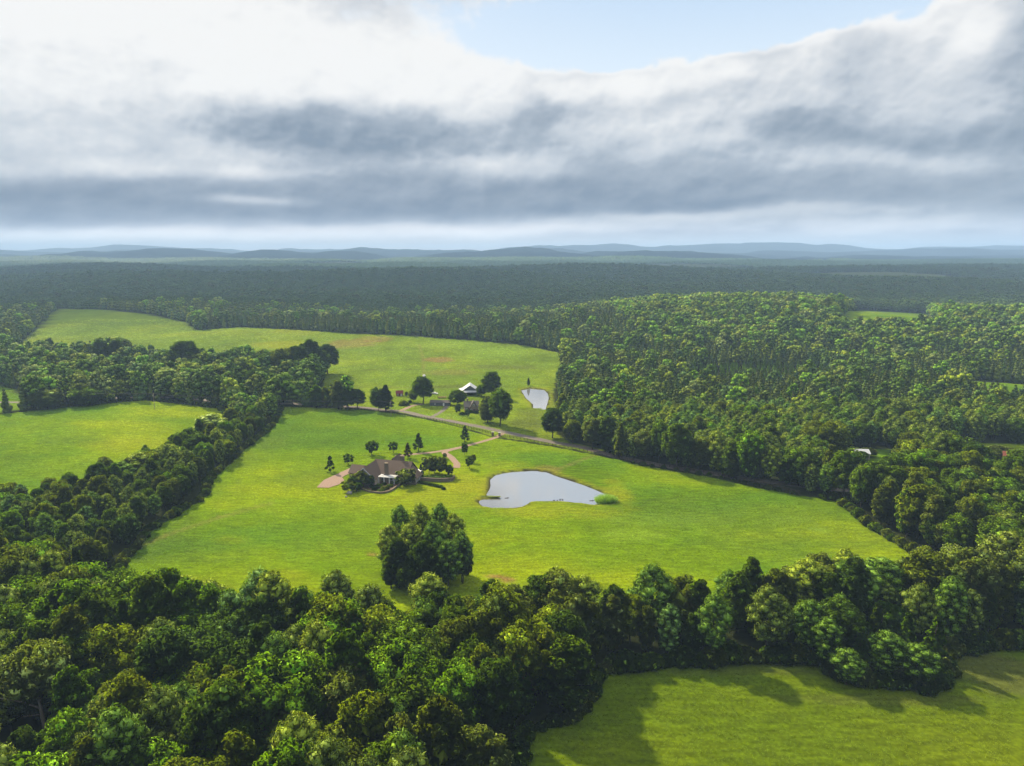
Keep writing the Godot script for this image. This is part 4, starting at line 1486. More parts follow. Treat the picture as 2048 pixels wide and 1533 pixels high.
# ------------------------------------------------------------------ the place
func _ready() -> void:
	rng.seed = 20240611
	for n in [[warp, 0.011, 3, 1], [fine, 0.05, 4, 2], [broad, 0.012, 4, 3]]:
		n[0].noise_type = FastNoiseLite.TYPE_SIMPLEX_SMOOTH
		n[0].frequency = n[1]
		n[0].fractal_octaves = n[2]
		n[0].seed = n[3]
	var cam := Camera3D.new()
	cam.name = "camera"
	cam.position = Vector3(0, 100, 0)
	cam.rotation_degrees.x = -10.325
	cam.fov = 56.76
	cam.near = 1.0
	cam.far = 60000.0
	add_child(cam)
	var env := Environment.new()
	env.background_mode = Environment.BG_SKY
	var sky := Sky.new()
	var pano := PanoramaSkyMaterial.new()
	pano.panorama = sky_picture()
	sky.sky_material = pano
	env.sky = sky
	env.tonemap_mode = Environment.TONE_MAPPER_LINEAR
	env.tonemap_exposure = 3.25
	env.background_energy_multiplier = 0.455
	env.sdfgi_enabled = true
	env.ssao_enabled = true
	env.ssil_enabled = true
	env.fog_enabled = true
	env.fog_light_color = Color(0.71, 0.85, 1.0)
	env.fog_density = 0.000105
	var we := WorldEnvironment.new()
	we.name = "environment"
	we.environment = env
	add_child(we)
	var sun := DirectionalLight3D.new()
	sun.name = "sun"
	sun.light_color = Color(1.0, 0.93, 0.80)
	sun.light_energy = 1.25
	sun.light_angular_distance = 2.0
	sun.shadow_enabled = true
	sun.rotation_degrees = Vector3(-37.0, 180.0 + 40.0, 0.0)
	add_child(sun)

	M = {"white": plain(Color(0.518, 0.518, 0.504), 0.6), "glass": plain(Color(0.014, 0.018, 0.022), 0.08), "stone_pale": weathered(Color(0.360, 0.346, 0.317), 0.85, 0.05, 0.6, 0.4),
		"stone_wall": weathered(Color(0.216, 0.173, 0.130), 0.9, 0.06, 0.45, 0.3), "cream": weathered(Color(0.374, 0.324, 0.245), 0.9, 0.05, 0.75, 0.3), "shingle": weathered(Color(0.140, 0.098, 0.072), 0.9, 0.09, 0.5, 0.25),
		"tan_stone": weathered(Color(0.238, 0.187, 0.122), 0.9, 0.06, 0.5, 0.3), "grey_shingle": weathered(Color(0.122, 0.108, 0.094), 0.9, 0.08, 0.55, 0.3), "tin": weathered(Color(0.396, 0.410, 0.432), 0.45, 0.04, 0.75, 0.2),
		"grey_board": weathered(Color(0.115, 0.122, 0.130), 0.9, 0.07, 0.6, 0.3), "dark_wood": plain(Color(0.043, 0.029, 0.022)), "red_board": weathered(Color(0.158, 0.022, 0.025), 0.8, 0.06, 0.7, 0.3), "rubber": plain(Color(0.022, 0.022, 0.023)),
		"steel": plain(Color(0.360, 0.360, 0.360), 0.4, 0.6), "rust": weathered(Color(0.158, 0.054, 0.032), 0.9, 0.06, 0.5, 0.4), "fence_wood": weathered(Color(0.072, 0.054, 0.036), 0.9, 0.05, 0.6, 0.3),
		"pole_wood": plain(Color(0.216, 0.173, 0.130)), "hay": weathered(Color(0.288, 0.166, 0.079), 0.95, 0.12, 0.55, 0.6), "dark_feather": plain(Color(0.022, 0.020, 0.018)), "pale_bark": weathered(Color(0.245, 0.209, 0.166), 0.9, 0.08, 0.45, 0.5),
		"red_roof": weathered(Color(0.216, 0.061, 0.036), 0.8, 0.06, 0.6, 0.3), "asphalt": weathered(Color(0.144, 0.119, 0.104), 0.95, 0.05, 0.62, 0.11), "gravel": weathered(Color(0.259, 0.173, 0.126), 0.95, 0.06, 0.6, 0.13), "spit": weathered(Color(0.115, 0.15, 0.02), 1.0, 0.06, 0.6, 0.3), "mulch": weathered(Color(0.122, 0.068, 0.036), 0.95, 0.08, 0.5, 0.3)}
	bark = weathered(Color(0.075, 0.060, 0.045), 0.95, 0.06, 0.5, 0.4)
	M.water = StandardMaterial3D.new()
	M.water.metallic = 0.75
	M.water.albedo_color = Color(0.35, 0.36, 0.375).linear_to_srgb()
	M.water.roughness = 0.03
	M.water.metallic_specular = 0.5
	M.water.normal_enabled = true
	var rip := grain(0.02, 0.0, 1.0, 512)
	rip.as_normal_map = true
	rip.color_ramp = null
	rip.bump_strength = 2.0
	M.water.normal_texture = rip
	M.water.normal_scale = 0.05
	M.water.uv1_triplanar = true
	M.water.uv1_world_triplanar = true
	M.water.uv1_scale = Vector3.ONE / 9.0

	pond = PackedVector2Array([Vector2(-14.0, 279.3), Vector2(-13.3, 281.1), Vector2(-11.7, 282.4), Vector2(-4.8, 282.9), Vector2(-4.5, 284.4), Vector2(-10.1, 285.4), Vector2(-11.0, 288.0), Vector2(-10.0, 293.8), Vector2(-9.5, 299.2), Vector2(-10.0, 308.3), Vector2(-7.5, 315.2), Vector2(-3.3, 318.5), Vector2(2.4, 320.8), Vector2(10.9, 322.0), Vector2(16.2, 319.7), Vector2(19.2, 315.2), Vector2(25.1, 308.3), Vector2(31.4, 301.2), Vector2(37.1, 293.1), Vector2(41.0, 286.5), Vector2(41.8, 281.6), Vector2(36.9, 275.8), Vector2(33.7, 275.0), Vector2(30.1, 276.8), Vector2(24.5, 278.6), Vector2(20.6, 279.3), Vector2(11.0, 280.1), Vector2(7.8, 279.6), Vector2(5.7, 275.5), Vector2(3.2, 272.7), Vector2(-1.2, 271.7), Vector2(-7.4, 271.7), Vector2(-12.0, 274.0), Vector2(-13.3, 276.8)])
	pond_b = PackedVector2Array([Vector2(6.8, 522.8), Vector2(14.1, 529.9), Vector2(24.1, 524.8), Vector2(26.2, 510.6), Vector2(26.2, 493.3), Vector2(21.9, 453.8), Vector2(13.9, 458.9), Vector2(14.3, 472.0), Vector2(9.8, 493.3)])
	tracks = [PackedVector2Array([Vector2(-130.6, 226.6), Vector2(-124.0, 239.6), Vector2(-111.5, 257.4), Vector2(-97.6, 273.9)]), PackedVector2Array([Vector2(-71.2, 565.4), Vector2(-78.7, 623.5), Vector2(-88.1, 691.8), Vector2(-101.0, 765.2)]), PackedVector2Array([Vector2(18.9, 319.0), Vector2(28.0, 329.4), Vector2(36.2, 339.8), Vector2(43.5, 348.7)]), PackedVector2Array([Vector2(-492.2, 776.1), Vector2(-470.7, 837.7), Vector2(-463.8, 946.8)]), PackedVector2Array([Vector2(-40.2, 431.3), Vector2(-32.9, 417.1), Vector2(-22.0, 409.9)])]
	opens = [
		PackedVector2Array([Vector2(-127.0, 202.0), Vector2(-126.8, 216.7), Vector2(-132.1, 245.2), Vector2(-127.4, 276.5), Vector2(-134.3, 302.7), Vector2(-138.5, 349.1), Vector2(-142.3, 405.8), Vector2(-153.1, 462.7), Vector2(-127.3, 459.7), Vector2(-99.2, 452.6), Vector2(-71.1, 439.4), Vector2(-36.8, 409.9), Vector2(-10.8, 381.0), Vector2(20.2, 364.6), Vector2(44.3, 344.9), Vector2(65.9, 326.1), Vector2(86.5, 313.6), Vector2(104.1, 297.1), Vector2(120.3, 283.0), Vector2(133.8, 276.2), Vector2(133.5, 255.3), Vector2(136.7, 235.9), Vector2(138.9, 223.7), Vector2(150.0, 205.0), Vector2(120.0, 198.0), Vector2(75.0, 188.0), Vector2(30.0, 181.0), Vector2(0.0, 171.0), Vector2(-30.0, 169.0), Vector2(-60.0, 169.0), Vector2(-95.0, 172.0), Vector2(-117.0, 184.0)]),
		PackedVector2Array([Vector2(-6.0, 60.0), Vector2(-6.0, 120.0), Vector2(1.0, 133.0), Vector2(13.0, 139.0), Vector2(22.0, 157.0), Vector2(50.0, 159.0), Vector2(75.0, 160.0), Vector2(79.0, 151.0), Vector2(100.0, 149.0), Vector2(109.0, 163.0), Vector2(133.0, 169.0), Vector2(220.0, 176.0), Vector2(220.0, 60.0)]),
		PackedVector2Array([Vector2(-170.0, 335.0), Vector2(-166.0, 385.0), Vector2(-176.0, 425.0), Vector2(-190.0, 453.0), Vector2(-250.0, 474.0), Vector2(-300.0, 448.0), Vector2(-330.0, 424.0), Vector2(-460.0, 420.0), Vector2(-460.0, 250.0), Vector2(-222.0, 268.0), Vector2(-184.0, 284.0)]),
		PackedVector2Array([Vector2(-157.7, 471.9), Vector2(-130.2, 470.9), Vector2(-101.4, 462.7), Vector2(-71.7, 443.5), Vector2(-37.1, 413.0), Vector2(-10.9, 384.3), Vector2(20.3, 367.7), Vector2(44.7, 347.9), Vector2(49.0, 356.0), Vector2(31.4, 372.5), Vector2(24.4, 390.6), Vector2(31.0, 424.3), Vector2(28.9, 454.9), Vector2(29.6, 502.4), Vector2(35.6, 565.4), Vector2(45.9, 657.0), Vector2(47.7, 714.1), Vector2(13.9, 755.1), Vector2(-41.2, 784.9), Vector2(-130.6, 823.8), Vector2(-189.6, 827.1), Vector2(-257.0, 857.8), Vector2(-349.7, 910.3), Vector2(-392.4, 875.6), Vector2(-444.4, 966.3), Vector2(-534.3, 1048.3), Vector2(-647.0, 1116.8), Vector2(-827.7, 1302.7), Vector2(-657.5, 1004.0), Vector2(-542.4, 777.1), Vector2(-495.4, 700.7), Vector2(-420.0, 700.0), Vector2(-330.0, 655.0), Vector2(-240.0, 625.0), Vector2(-160.0, 600.0), Vector2(-146.0, 540.0), Vector2(-142.0, 480.0)]),
		PackedVector2Array([Vector2(-420.0, 425.0), Vector2(-328.0, 424.0), Vector2(-318.0, 452.0), Vector2(-345.0, 490.0), Vector2(-372.0, 520.0), Vector2(-420.0, 560.0), Vector2(-520.0, 560.0), Vector2(-520.0, 425.0)]),
		PackedVector2Array([Vector2(160.0, 356.0), Vector2(143.0, 288.0), Vector2(171.0, 286.0), Vector2(196.0, 356.0)]),
		PackedVector2Array([Vector2(222.0, 366.0), Vector2(212.0, 330.0), Vector2(210.0, 288.0), Vector2(285.0, 284.0), Vector2(330.0, 366.0)]),
		PackedVector2Array([Vector2(336.0, 568.5), Vector2(401.0, 540.1), Vector2(343.3, 459.9), Vector2(329.6, 479.3), Vector2(319.9, 520.9)]),
		PackedVector2Array([Vector2(387.1, 836.0), Vector2(612.2, 1260.0), Vector2(694.6, 1194.8), Vector2(525.6, 870.5), Vector2(470.3, 795.3), Vector2(374.1, 781.9)])]
	ground()
	cloud("cloud", Vector3(-3400, 4000, -7680), Vector2(5200, 2450), 260.0, 1)
	setting("pond_water", sheet(PackedVector2Array([Vector2(-16.0, 269.7), Vector2(43.8, 269.7), Vector2(43.8, 324.0), Vector2(-16.0, 324.0)]), -0.78), M.water)
	setting("pond_water", sheet(PackedVector2Array([Vector2(4.8, 451.8), Vector2(28.2, 451.8), Vector2(28.2, 531.9), Vector2(4.8, 531.9)]), -0.78), M.water)
	setting("road", strip(PackedVector2Array([Vector2(-620.0, 520.0), Vector2(-470.0, 505.0), Vector2(-356.0, 476.0), Vector2(-300.0, 478.0), Vector2(-240.0, 488.0), Vector2(-190.0, 474.0), Vector2(-147.8, 472.9), Vector2(-126.2, 465.8), Vector2(-97.9, 458.7), Vector2(-84.4, 451.6), Vector2(-69.3, 446.5), Vector2(-55.6, 433.3), Vector2(-37.7, 420.1), Vector2(-20.0, 406.9), Vector2(-4.0, 393.6), Vector2(11.6, 380.9), Vector2(24.5, 370.7), Vector2(37.0, 362.6), Vector2(52.0, 345.0), Vector2(75.0, 327.0), Vector2(96.0, 314.0), Vector2(115.0, 302.0), Vector2(150.0, 290.0), Vector2(200.0, 318.0), Vector2(260.0, 338.0), Vector2(330.0, 330.0)]), 3.3, 0.10, 0.4), M.asphalt)
	setting("driveway", strip(PackedVector2Array([Vector2(-4.6, 392.6), Vector2(-9.4, 381.0), Vector2(-20.1, 367.5), Vector2(-28.7, 357.9), Vector2(-40.2, 350.0), Vector2(-50.0, 346.2), Vector2(-58.6, 342.9)]), 1.7, 0.09, 0.5), M.gravel)
	setting("driveway", strip(PackedVector2Array([Vector2(-26.0, 360.2), Vector2(-31.6, 355.1), Vector2(-34.4, 349.8), Vector2(-32.0, 345.2), Vector2(-29.2, 338.3), Vector2(-26.6, 330.2), Vector2(-26.5, 323.6)]), 1.9, 0.12, 0.5), M.gravel)
	setting("parking_pad", pad(PackedVector2Array([Vector2(-84.8, 294.6), Vector2(-84.4, 304.8), Vector2(-81.2, 312.6), Vector2(-75.7, 325.9), Vector2(-71.7, 324.1), Vector2(-72.7, 318.7), Vector2(-76.2, 312.6), Vector2(-77.2, 309.1), Vector2(-75.1, 305.0), Vector2(-76.1, 299.2), Vector2(-79.5, 294.3)]), 0.14), M.gravel)
	setting("driveway", strip(PackedVector2Array([Vector2(-50.4, 430.3), Vector2(-47.8, 438.4), Vector2(-45.3, 448.5), Vector2(-43.9, 461.7), Vector2(-45.7, 469.8), Vector2(-51.8, 472.9)]), 1.7, 0.13, 0.6), M.asphalt)
	setting("driveway", strip(PackedVector2Array([Vector2(-72.5, 448.5), Vector2(-69.8, 456.6), Vector2(-66.5, 465.8), Vector2(-60.8, 471.9)]), 1.9, 0.13, 0.6), M.gravel)
	setting("grass_spit", strip(PackedVector2Array([Vector2(-13.0, 284.2), Vector2(-11.3, 284.4), Vector2(-8.8, 284.2), Vector2(-6.7, 283.9), Vector2(-4.8, 283.9)]), 0.8, 0.0, 0.5), M.spit)
	setting("garden_bed", pad(PackedVector2Array([Vector2(-65.8, 296.1), Vector2(-58.0, 289.5), Vector2(-55.3, 288.5), Vector2(-52.4, 291.3), Vector2(-48.6, 303.5), Vector2(-52.4, 304.8), Vector2(-63.1, 302.2)]), 0.12), M.mulch)

	woods = [
		["the near wood", PackedVector2Array([Vector2(-220.0, 60.0), Vector2(-215.0, 200.0), Vector2(-120.0, 198.0), Vector2(-95.0, 186.0), Vector2(-60.0, 180.0), Vector2(0.0, 180.0), Vector2(24.0, 184.0), Vector2(26.0, 156.0), Vector2(16.0, 138.0), Vector2(0.0, 118.0), Vector2(0.0, 60.0)]), 0.22, 1.05],
		["the belt between the pastures", PackedVector2Array([Vector2(20.0, 150.0), Vector2(20.0, 188.0), Vector2(75.0, 192.0), Vector2(120.0, 202.0), Vector2(152.0, 208.0), Vector2(200.0, 215.0), Vector2(200.0, 165.0), Vector2(133.0, 167.0), Vector2(109.0, 160.0), Vector2(100.0, 146.0), Vector2(79.0, 148.0), Vector2(74.0, 157.0), Vector2(22.0, 154.0)]), 0.45, 0.85],
		["the hedgerow left of the pasture", PackedVector2Array([Vector2(-120.0, 196.0), Vector2(-127.0, 215.0), Vector2(-133.0, 247.0), Vector2(-128.0, 280.0), Vector2(-135.0, 306.0), Vector2(-138.0, 351.0), Vector2(-140.0, 404.0), Vector2(-146.0, 458.0), Vector2(-195.0, 458.0), Vector2(-180.0, 425.0), Vector2(-170.0, 385.0), Vector2(-174.0, 335.0), Vector2(-195.0, 290.0), Vector2(-230.0, 282.0), Vector2(-260.0, 230.0), Vector2(-215.0, 198.0)]), 0.30, 0.62],
		["the grove beyond the left field", PackedVector2Array([Vector2(-310.0, 445.0), Vector2(-250.0, 470.0), Vector2(-190.0, 450.0), Vector2(-142.0, 450.0), Vector2(-138.0, 480.0), Vector2(-142.0, 540.0), Vector2(-156.0, 604.0), Vector2(-240.0, 630.0), Vector2(-330.0, 660.0), Vector2(-420.0, 705.0), Vector2(-650.0, 720.0), Vector2(-650.0, 560.0), Vector2(-420.0, 555.0), Vector2(-370.0, 520.0), Vector2(-320.0, 455.0)]), 0.30, 0.86],
		["the east wood", PackedVector2Array([Vector2(130.0, 166.0), Vector2(140.0, 225.0), Vector2(136.0, 240.0), Vector2(130.0, 262.0), Vector2(130.0, 286.0), Vector2(150.0, 296.0), Vector2(200.0, 330.0), Vector2(330.0, 345.0), Vector2(330.0, 165.0)]), 0.12, 0.95],
		["the plantation beyond the road", PackedVector2Array([Vector2(20.0, 400.0), Vector2(44.0, 352.0), Vector2(75.0, 328.0), Vector2(130.0, 298.0), Vector2(160.0, 300.0), Vector2(215.0, 340.0), Vector2(225.0, 362.0), Vector2(330.0, 362.0), Vector2(600.0, 400.0), Vector2(600.0, 640.0), Vector2(300.0, 690.0), Vector2(60.0, 700.0), Vector2(40.0, 620.0), Vector2(26.0, 490.0)]), 0.86, 0.82],
		["the pines beyond the meadow", PackedVector2Array([Vector2(-1400.0, 640.0), Vector2(-640.0, 730.0), Vector2(-300.0, 660.0), Vector2(100.0, 690.0), Vector2(150.0, 800.0), Vector2(130.0, 1250.0), Vector2(-1400.0, 1690.0)]), 0.93, 0.95],
		["the hill wood", PackedVector2Array([Vector2(40.0, 690.0), Vector2(300.0, 690.0), Vector2(640.0, 620.0), Vector2(900.0, 700.0), Vector2(900.0, 1350.0), Vector2(150.0, 1350.0), Vector2(40.0, 900.0)]), 0.10, 0.92]]
	clear = [PackedVector2Array([Vector2(-105.6, 108.1), Vector2(-89.6, 108.1), Vector2(-91.6, 134.1), Vector2(-104.6, 134.1)])]
	young = PackedVector2Array([Vector2(115.2, 524.8), Vector2(165.4, 616.4), Vector2(275.8, 627.6), Vector2(263.2, 560.5), Vector2(182.2, 533.9)])
	grow_kinds()
	farmhouse(spot(-53.5, 309.5, 0.1), -0.244)
	barn(spot(-30.5, 505.5), 0.05)
	stone_house(spot(-26.3, 449.6), 0.1)
	shed(spot(-48.2, 467.8), -0.05, "long low grey shed with shallow roof beside the farm drive", 6.6, 2.6, 2.4, 3.6, M.grey_board, M.grey_shingle)
	shed(spot(-81.1, 501.3), 0.2, "small dark red shed with white door in the meadow", 2.3, 1.7, 2.3, 3.9, M.red_board, M.red_board)
	shed(spot(173.4, 340.4), -0.1, "house with plain white metal roof among the trees beyond the fence", 3.2, 3.0, 3.2, 4.6, M.cream, M.tin, "cottage")
	shed(spot(242.3, 329.9), -0.5, "house with rust red roof at the edge of the plantation clearing", 4.6, 3.6, 3.0, 5.8, M.tan_stone, M.red_roof, "cottage")
	shed(spot(716.6, 1093.1), 0.2, "left of two far pale roofed houses behind the wooded hill", 8.0, 5.0, 4.0, 7.0, M.cream, M.tin, "far_house")
	shed(spot(764.1, 1129.6), -0.3, "right of two far pale roofed houses behind the wooded hill", 8.0, 5.0, 4.0, 6.5, M.cream, M.tin, "far_house")
	pickup(spot(-72.8, 578.7), 0.0)
	car(spot(-56.0, 506.4), 1.2)
	trailer(spot(-49.5, 491.2), 0.1)
	fence("board_fence", "dark board fence between road and pasture, west of the gate pillars", PackedVector2Array([Vector2(-127.3, 459.7), Vector2(-98.7, 451.6), Vector2(-77.8, 441.4), Vector2(-64.2, 431.3), Vector2(-50.4, 422.2), Vector2(-38.6, 413.0), Vector2(-26.3, 402.8), Vector2(-11.8, 388.6)]), 2.3, [0.5, 0.95, 1.35])
	fence("board_fence", "dark board fence curving along the road east of the gate pillars", PackedVector2Array([Vector2(-6.1, 381.7), Vector2(0.3, 380.9), Vector2(11.4, 372.5), Vector2(24.0, 362.6), Vector2(33.3, 356.5), Vector2(48.4, 343.6), Vector2(64.4, 330.9), Vector2(81.4, 322.0), Vector2(106.9, 302.2), Vector2(121.2, 285.3)]), 2.3, [0.5, 0.95, 1.35])
	pillar(spot(-10.8, 385.3), "stone gate pillar on the west side of the driveway entrance")
	pillar(spot(-7.0, 384.5), "stone gate pillar on the east side of the driveway entrance")
	low_wall("garden_wall", "low curved stone wall round the farmhouse garden bed", PackedVector2Array([Vector2(-67.0, 295.3), Vector2(-61.7, 289.8), Vector2(-57.8, 288.2), Vector2(-55.2, 287.7), Vector2(-52.1, 290.0), Vector2(-50.1, 295.9), Vector2(-48.2, 302.0)]), 0.9, 0.5, M.tan_stone, 0.45, "wall")
	low_wall("yard_wall", "brown stone retaining wall below the yard trees", PackedVector2Array([Vector2(-45.3, 305.5), Vector2(-38.9, 304.0), Vector2(-32.1, 303.0), Vector2(-27.0, 304.0), Vector2(-26.0, 307.8)]), 1.8, 0.6, M.stone_wall, 0.6, "wall")
	hedge("clipped hedge running down the lawn from the farmhouse corner", PackedVector2Array([Vector2(-44.8, 303.5), Vector2(-40.3, 300.9), Vector2(-35.5, 297.9), Vector2(-30.4, 294.6)]), 1.2, 0.75, "dark green")
	hedge("dark hedge along the top of the yard wall", PackedVector2Array([Vector2(-45.7, 308.3), Vector2(-39.2, 306.5), Vector2(-32.3, 305.8), Vector2(-27.3, 307.3)]), 2.6, 1.1, "dark green")
	boulder(spot(-68.9, 287.0), 1.3, "large white boulder at the west tip of the garden")
	boulder(spot(-69.4, 283.1), 0.55, "small white boulder on the lawn below the large one")
	reeds(spot(38.6, 277.6), 4.3, 2.6)
	for b in [[spot(134.3, 257.3), 0.50, "farthest round hay bale of the line by the wood edge"], [spot(134.1, 255.3), 0.70, "second round hay bale from the far end of the line"], [spot(133.8, 253.0), 0.30, "tallest looking round hay bale third along the line"], [spot(134.0, 251.5), 0.90, "nearest round hay bale of the line by the shrubs"]]:
		hay_bale(b[0], b[1], b[2])
	for k in [[Vector3(17.4, -0.74, -280.6), 1.2, "dark duck nearest the west side of the small flock"], [Vector3(18.8, -0.74, -280.6), 0.5, "dark duck second from the west in the flock"], [Vector3(20.0, -0.74, -281.6), 2.0, "dark duck third from the west, farther out"], [Vector3(21.0, -0.74, -281.6), 1.0, "dark duck at the east end of the flock"]]:
		duck(k[0], k[1], k[2])
	log_(Vector3(-2.1, -0.78, -283.9), 0.2, 2.0, "half sunk log off the grass spit in the pond")
	log_(Vector3(33.2, -0.78, -280.6), 0.1, 2.2, "half sunk log beside the reed clump")
	pole(spot(-75.9, 434.4), 9.6, 0.6, "wooden utility pole between the road and pasture by the cedar")
	pole(spot(-229.4, 444.8), 11.0, 0.4, "wooden utility pole at the left field's far edge")
	pole(spot(200, 360), 9.5, 0.3, "wooden utility pole among the trees beyond the white roofed house")
	var q1: Vector2 = Vector2(-75.9, 434.4)
	var q2: Vector2 = Vector2(-229.4, 444.8)
	for z in [-1.0, 0.0, 1.0]:
		var which: String = {-1.0: "farthest", 0.0: "middle", 1.0: "nearest"}[z]
		wire(spot(q2.x, q2.y - z, 10.4), spot(q1.x, q1.y - z, 9.0), 1.6, "%s power line wire between the two roadside poles" % which)
		wire(spot(-470, 490.0 - z, 10.4), spot(q2.x, q2.y - z, 10.4), 1.8, "%s power line wire running west over the left field" % which)
	var singles := [
		["young_tree", "smallcone", "mid green", -84.7, 317.7, 8.0, 2.6, "small dark pointed tree at the far west of the house lawn", "tree", "young trees planted round the farmhouse"],
		["young_tree", "small", "mid green", -78.8, 328.9, 5.5, 2.5, "small dark round tree on bare trunk, second from the west", "tree", "young trees planted round the farmhouse"],
		["young_tree", "small", "mid green", -70.6, 344.9, 7.2, 3.4, "broad dark tree behind the west wing of the farmhouse", "tree", "young trees planted round the farmhouse"],
		["young_tree", "small", "mid green", -60.3, 348.3, 6.0, 2.4, "small ball crowned tree north of the farmhouse chimney", "tree", "young trees planted round the farmhouse"],
		["young_tree", "smallcone", "bronze", -51.7, 339.4, 7.8, 2.7, "reddish dark egg shaped tree just beyond the farmhouse roof", "tree", "young trees planted round the farmhouse"],
		["young_tree", "smallcone", "mid green", -48.0, 351.8, 9.4, 3.5, "tallest dark pointed tree beside the upper driveway", "tree", "young trees planted round the farmhouse"],
		["young_tree", "smallcone", "mid green", -25.5, 371.4, 8.7, 3.4, "dark pointed tree by the driveway near the gate pillars", "tree", "young trees planted round the farmhouse"],
		["young_tree", "small", "dark green", -24.0, 345.4, 6.0, 1.8, "slim small tree at the inner bend of the driveway", "tree", "young trees planted round the farmhouse"],
		["young_tree", "small", "mid green", -20.2, 322.8, 5.6, 2.1, "small dark tree between the driveway and large pond", "tree", "young trees planted round the farmhouse"],
		["young_tree", "small", "olive", -18.8, 331.7, 4.3, 1.6, "thin sparse sapling east of the driveway", "tree", "young trees planted round the farmhouse"],
		["young_tree", "small", "dark green", -33.4, 339.1, 2.8, 1.1, "tiny sapling in the driveway fork", "tree", "young trees planted round the farmhouse"],
		["conifer", "smallcone", "blue-green", -41.5, 310.6, 5.9, 1.7, "dark narrow conifer at the farmhouse's east corner", "tree", "small trees in the walled yard"],
		["yard_tree", "small", "grey-green", -38.2, 313.6, 8.0, 3.9, "pale leafy yard tree next to the dark narrow conifer", "tree", "small trees in the walled yard"],
		["yard_tree", "small", "olive", -33.4, 312.1, 8.7, 4.1, "spreading pale yard tree above the yard wall", "tree", "small trees in the walled yard"],
		["yard_tree", "small", "grey-green", -36.1, 315.9, 6.7, 3.2, "yard tree filling the gap behind two pale yard trees", "tree", "small trees in the walled yard"],
		["yard_tree", "small", "dark green", -28.5, 309.8, 5.6, 1.8, "dark yard tree at the east end of the wall", "tree", "small trees in the walled yard"],
		["garden_tree", "small", "grey-green", -46.4, 298.7, 6.8, 4.8, "pale flowering tree covering the farmhouse's south east corner", "tree", ""],
		["garden_tree", "small", "grey-green", -65.5, 296.6, 6.8, 4.8, "big pale flowering shrub tree against the west wing", "tree", ""],
		["garden_tree", "small", "dark green", -68.6, 294.1, 5.1, 3.2, "dark shrub tree at the west corner of the garden", "tree", ""],
		["garden_tree", "small", "dark green", -61.8, 296.6, 5.0, 2.4, "dark evergreen shrub in front of the west wing", "tree", ""],
		["garden_tree", "small", "yellow-green", -69.8, 289.5, 5.0, 3.2, "yellow-green round shrub at garden's far west end", "tree", ""],
		["garden_tree", "small", "bright green", -66.6, 290.8, 3.8, 2.6, "bright green shrub by the white boulder", "tree", ""],
		["garden_shrub", "bush", "mid green", -50.4, 300.7, 2.5, 1.5, "low shrub below the porch columns", "shrub", ""],
		["garden_shrub", "bush", "dark green", -58.9, 292.0, 1.7, 1.6, "low dark shrub at the front of the garden bed", "shrub", "shrubs in the garden bed"],
		["garden_shrub", "bush", "mid green", -56.0, 290.2, 1.6, 1.6, "round green shrub beside the garden wall bend", "shrub", "shrubs in the garden bed"],
		["garden_shrub", "bush", "dark green", -58.2, 296.1, 2.0, 2.0, "middle dark shrub of the garden bed", "shrub", "shrubs in the garden bed"],
		["garden_shrub", "bush", "olive", -54.9, 293.3, 2.0, 1.9, "olive shrub near the middle of the garden bed", "shrub", "shrubs in the garden bed"],
		["garden_shrub", "bush", "mid green", -53.3, 296.6, 1.7, 1.6, "green shrub near the garden path end", "shrub", "shrubs in the garden bed"],
		["garden_shrub", "bush", "dark green", -56.4, 299.4, 1.5, 1.5, "small dark shrub below the french doors", "shrub", "shrubs in the garden bed"],
		["garden_shrub", "bush", "blue-green", -52.4, 300.7, 1.5, 1.5, "blue-green shrub by the porch step", "shrub", "shrubs in the garden bed"],
		["garden_shrub", "bush", "dark green", -60.7, 295.3, 1.5, 1.5, "small shrub at the west side of the bed", "shrub", "shrubs in the garden bed"],
		["garden_shrub", "bush", "dark green", -29.5, 292.6, 1.7, 1.0, "clipped ball shrub at the end of the long hedge", "shrub", ""],
		["cedar_tree", "wide", "dark green", -86.2, 447.6, 14.8, 5.2, "broad low cedar like tree beside the road", "tree", "trees round the old farm"],
		["cedar_tree", "cone", "dark green", -81.4, 447.6, 17.7, 6.8, "tall dark cone shaped cedar by the utility pole", "tree", "trees round the old farm"],
		["roadside_tree", "tall", "grey-green", -113.5, 453.6, 18.4, 5.5, "tall pale tree in the roadside row", "tree", ""],
		["roadside_tree", "round", "dark green", -107.1, 452.6, 13.3, 5.5, "dark round tree in the roadside row beside a pale one", "tree", ""],
		["roadside_tree", "round", "dark green", -101.6, 454.6, 13.2, 5.9, "dark round tree at the east end of the roadside row", "tree", ""],
		["roadside_tree", "tall", "bright green", -129.6, 459.7, 14.8, 5.6, "bright tree standing alone in the roadside row", "tree", ""],
		["roadside_tree", "tall", "yellow-green", -123.0, 458.7, 13.9, 3.6, "thin yellowish tree in the roadside row", "tree", ""],
		["farm_tree", "round", "mid green", -60.6, 472.9, 18.3, 7.5, "big leafy tree west of the long grey shed", "tree", "trees round the old farm"],
		["farm_tree", "round", "mid green", -36.7, 466.8, 10.3, 5.7, "mid-size tree between the grey shed and stone house", "tree", "trees round the old farm"],
		["farm_tree", "small", "dark green", -34.3, 439.4, 6.5, 2.1, "small dark tree on the stone house lawn", "tree", "trees round the old farm"],
		["farm_tree", "small", "dark green", -27.8, 430.2, 4.9, 1.6, "tiny ball crowned tree before the stone house", "tree", "trees round the old farm"],
		["farm_tree", "round", "mid green", -7.1, 407.9, 21.6, 7.4, "great walnut like tree beside the road bend", "tree", "trees round the old farm"],
		["farm_tree", "tall", "grey-green", -14.8, 417.0, 15.5, 5.7, "pale tree leaning over the stone house's east side", "tree", "trees round the old farm"],
		["farm_tree", "round", "mid green", -14.5, 491.3, 18.5, 6.7, "large round tree behind the barn", "tree", "trees round the old farm"],
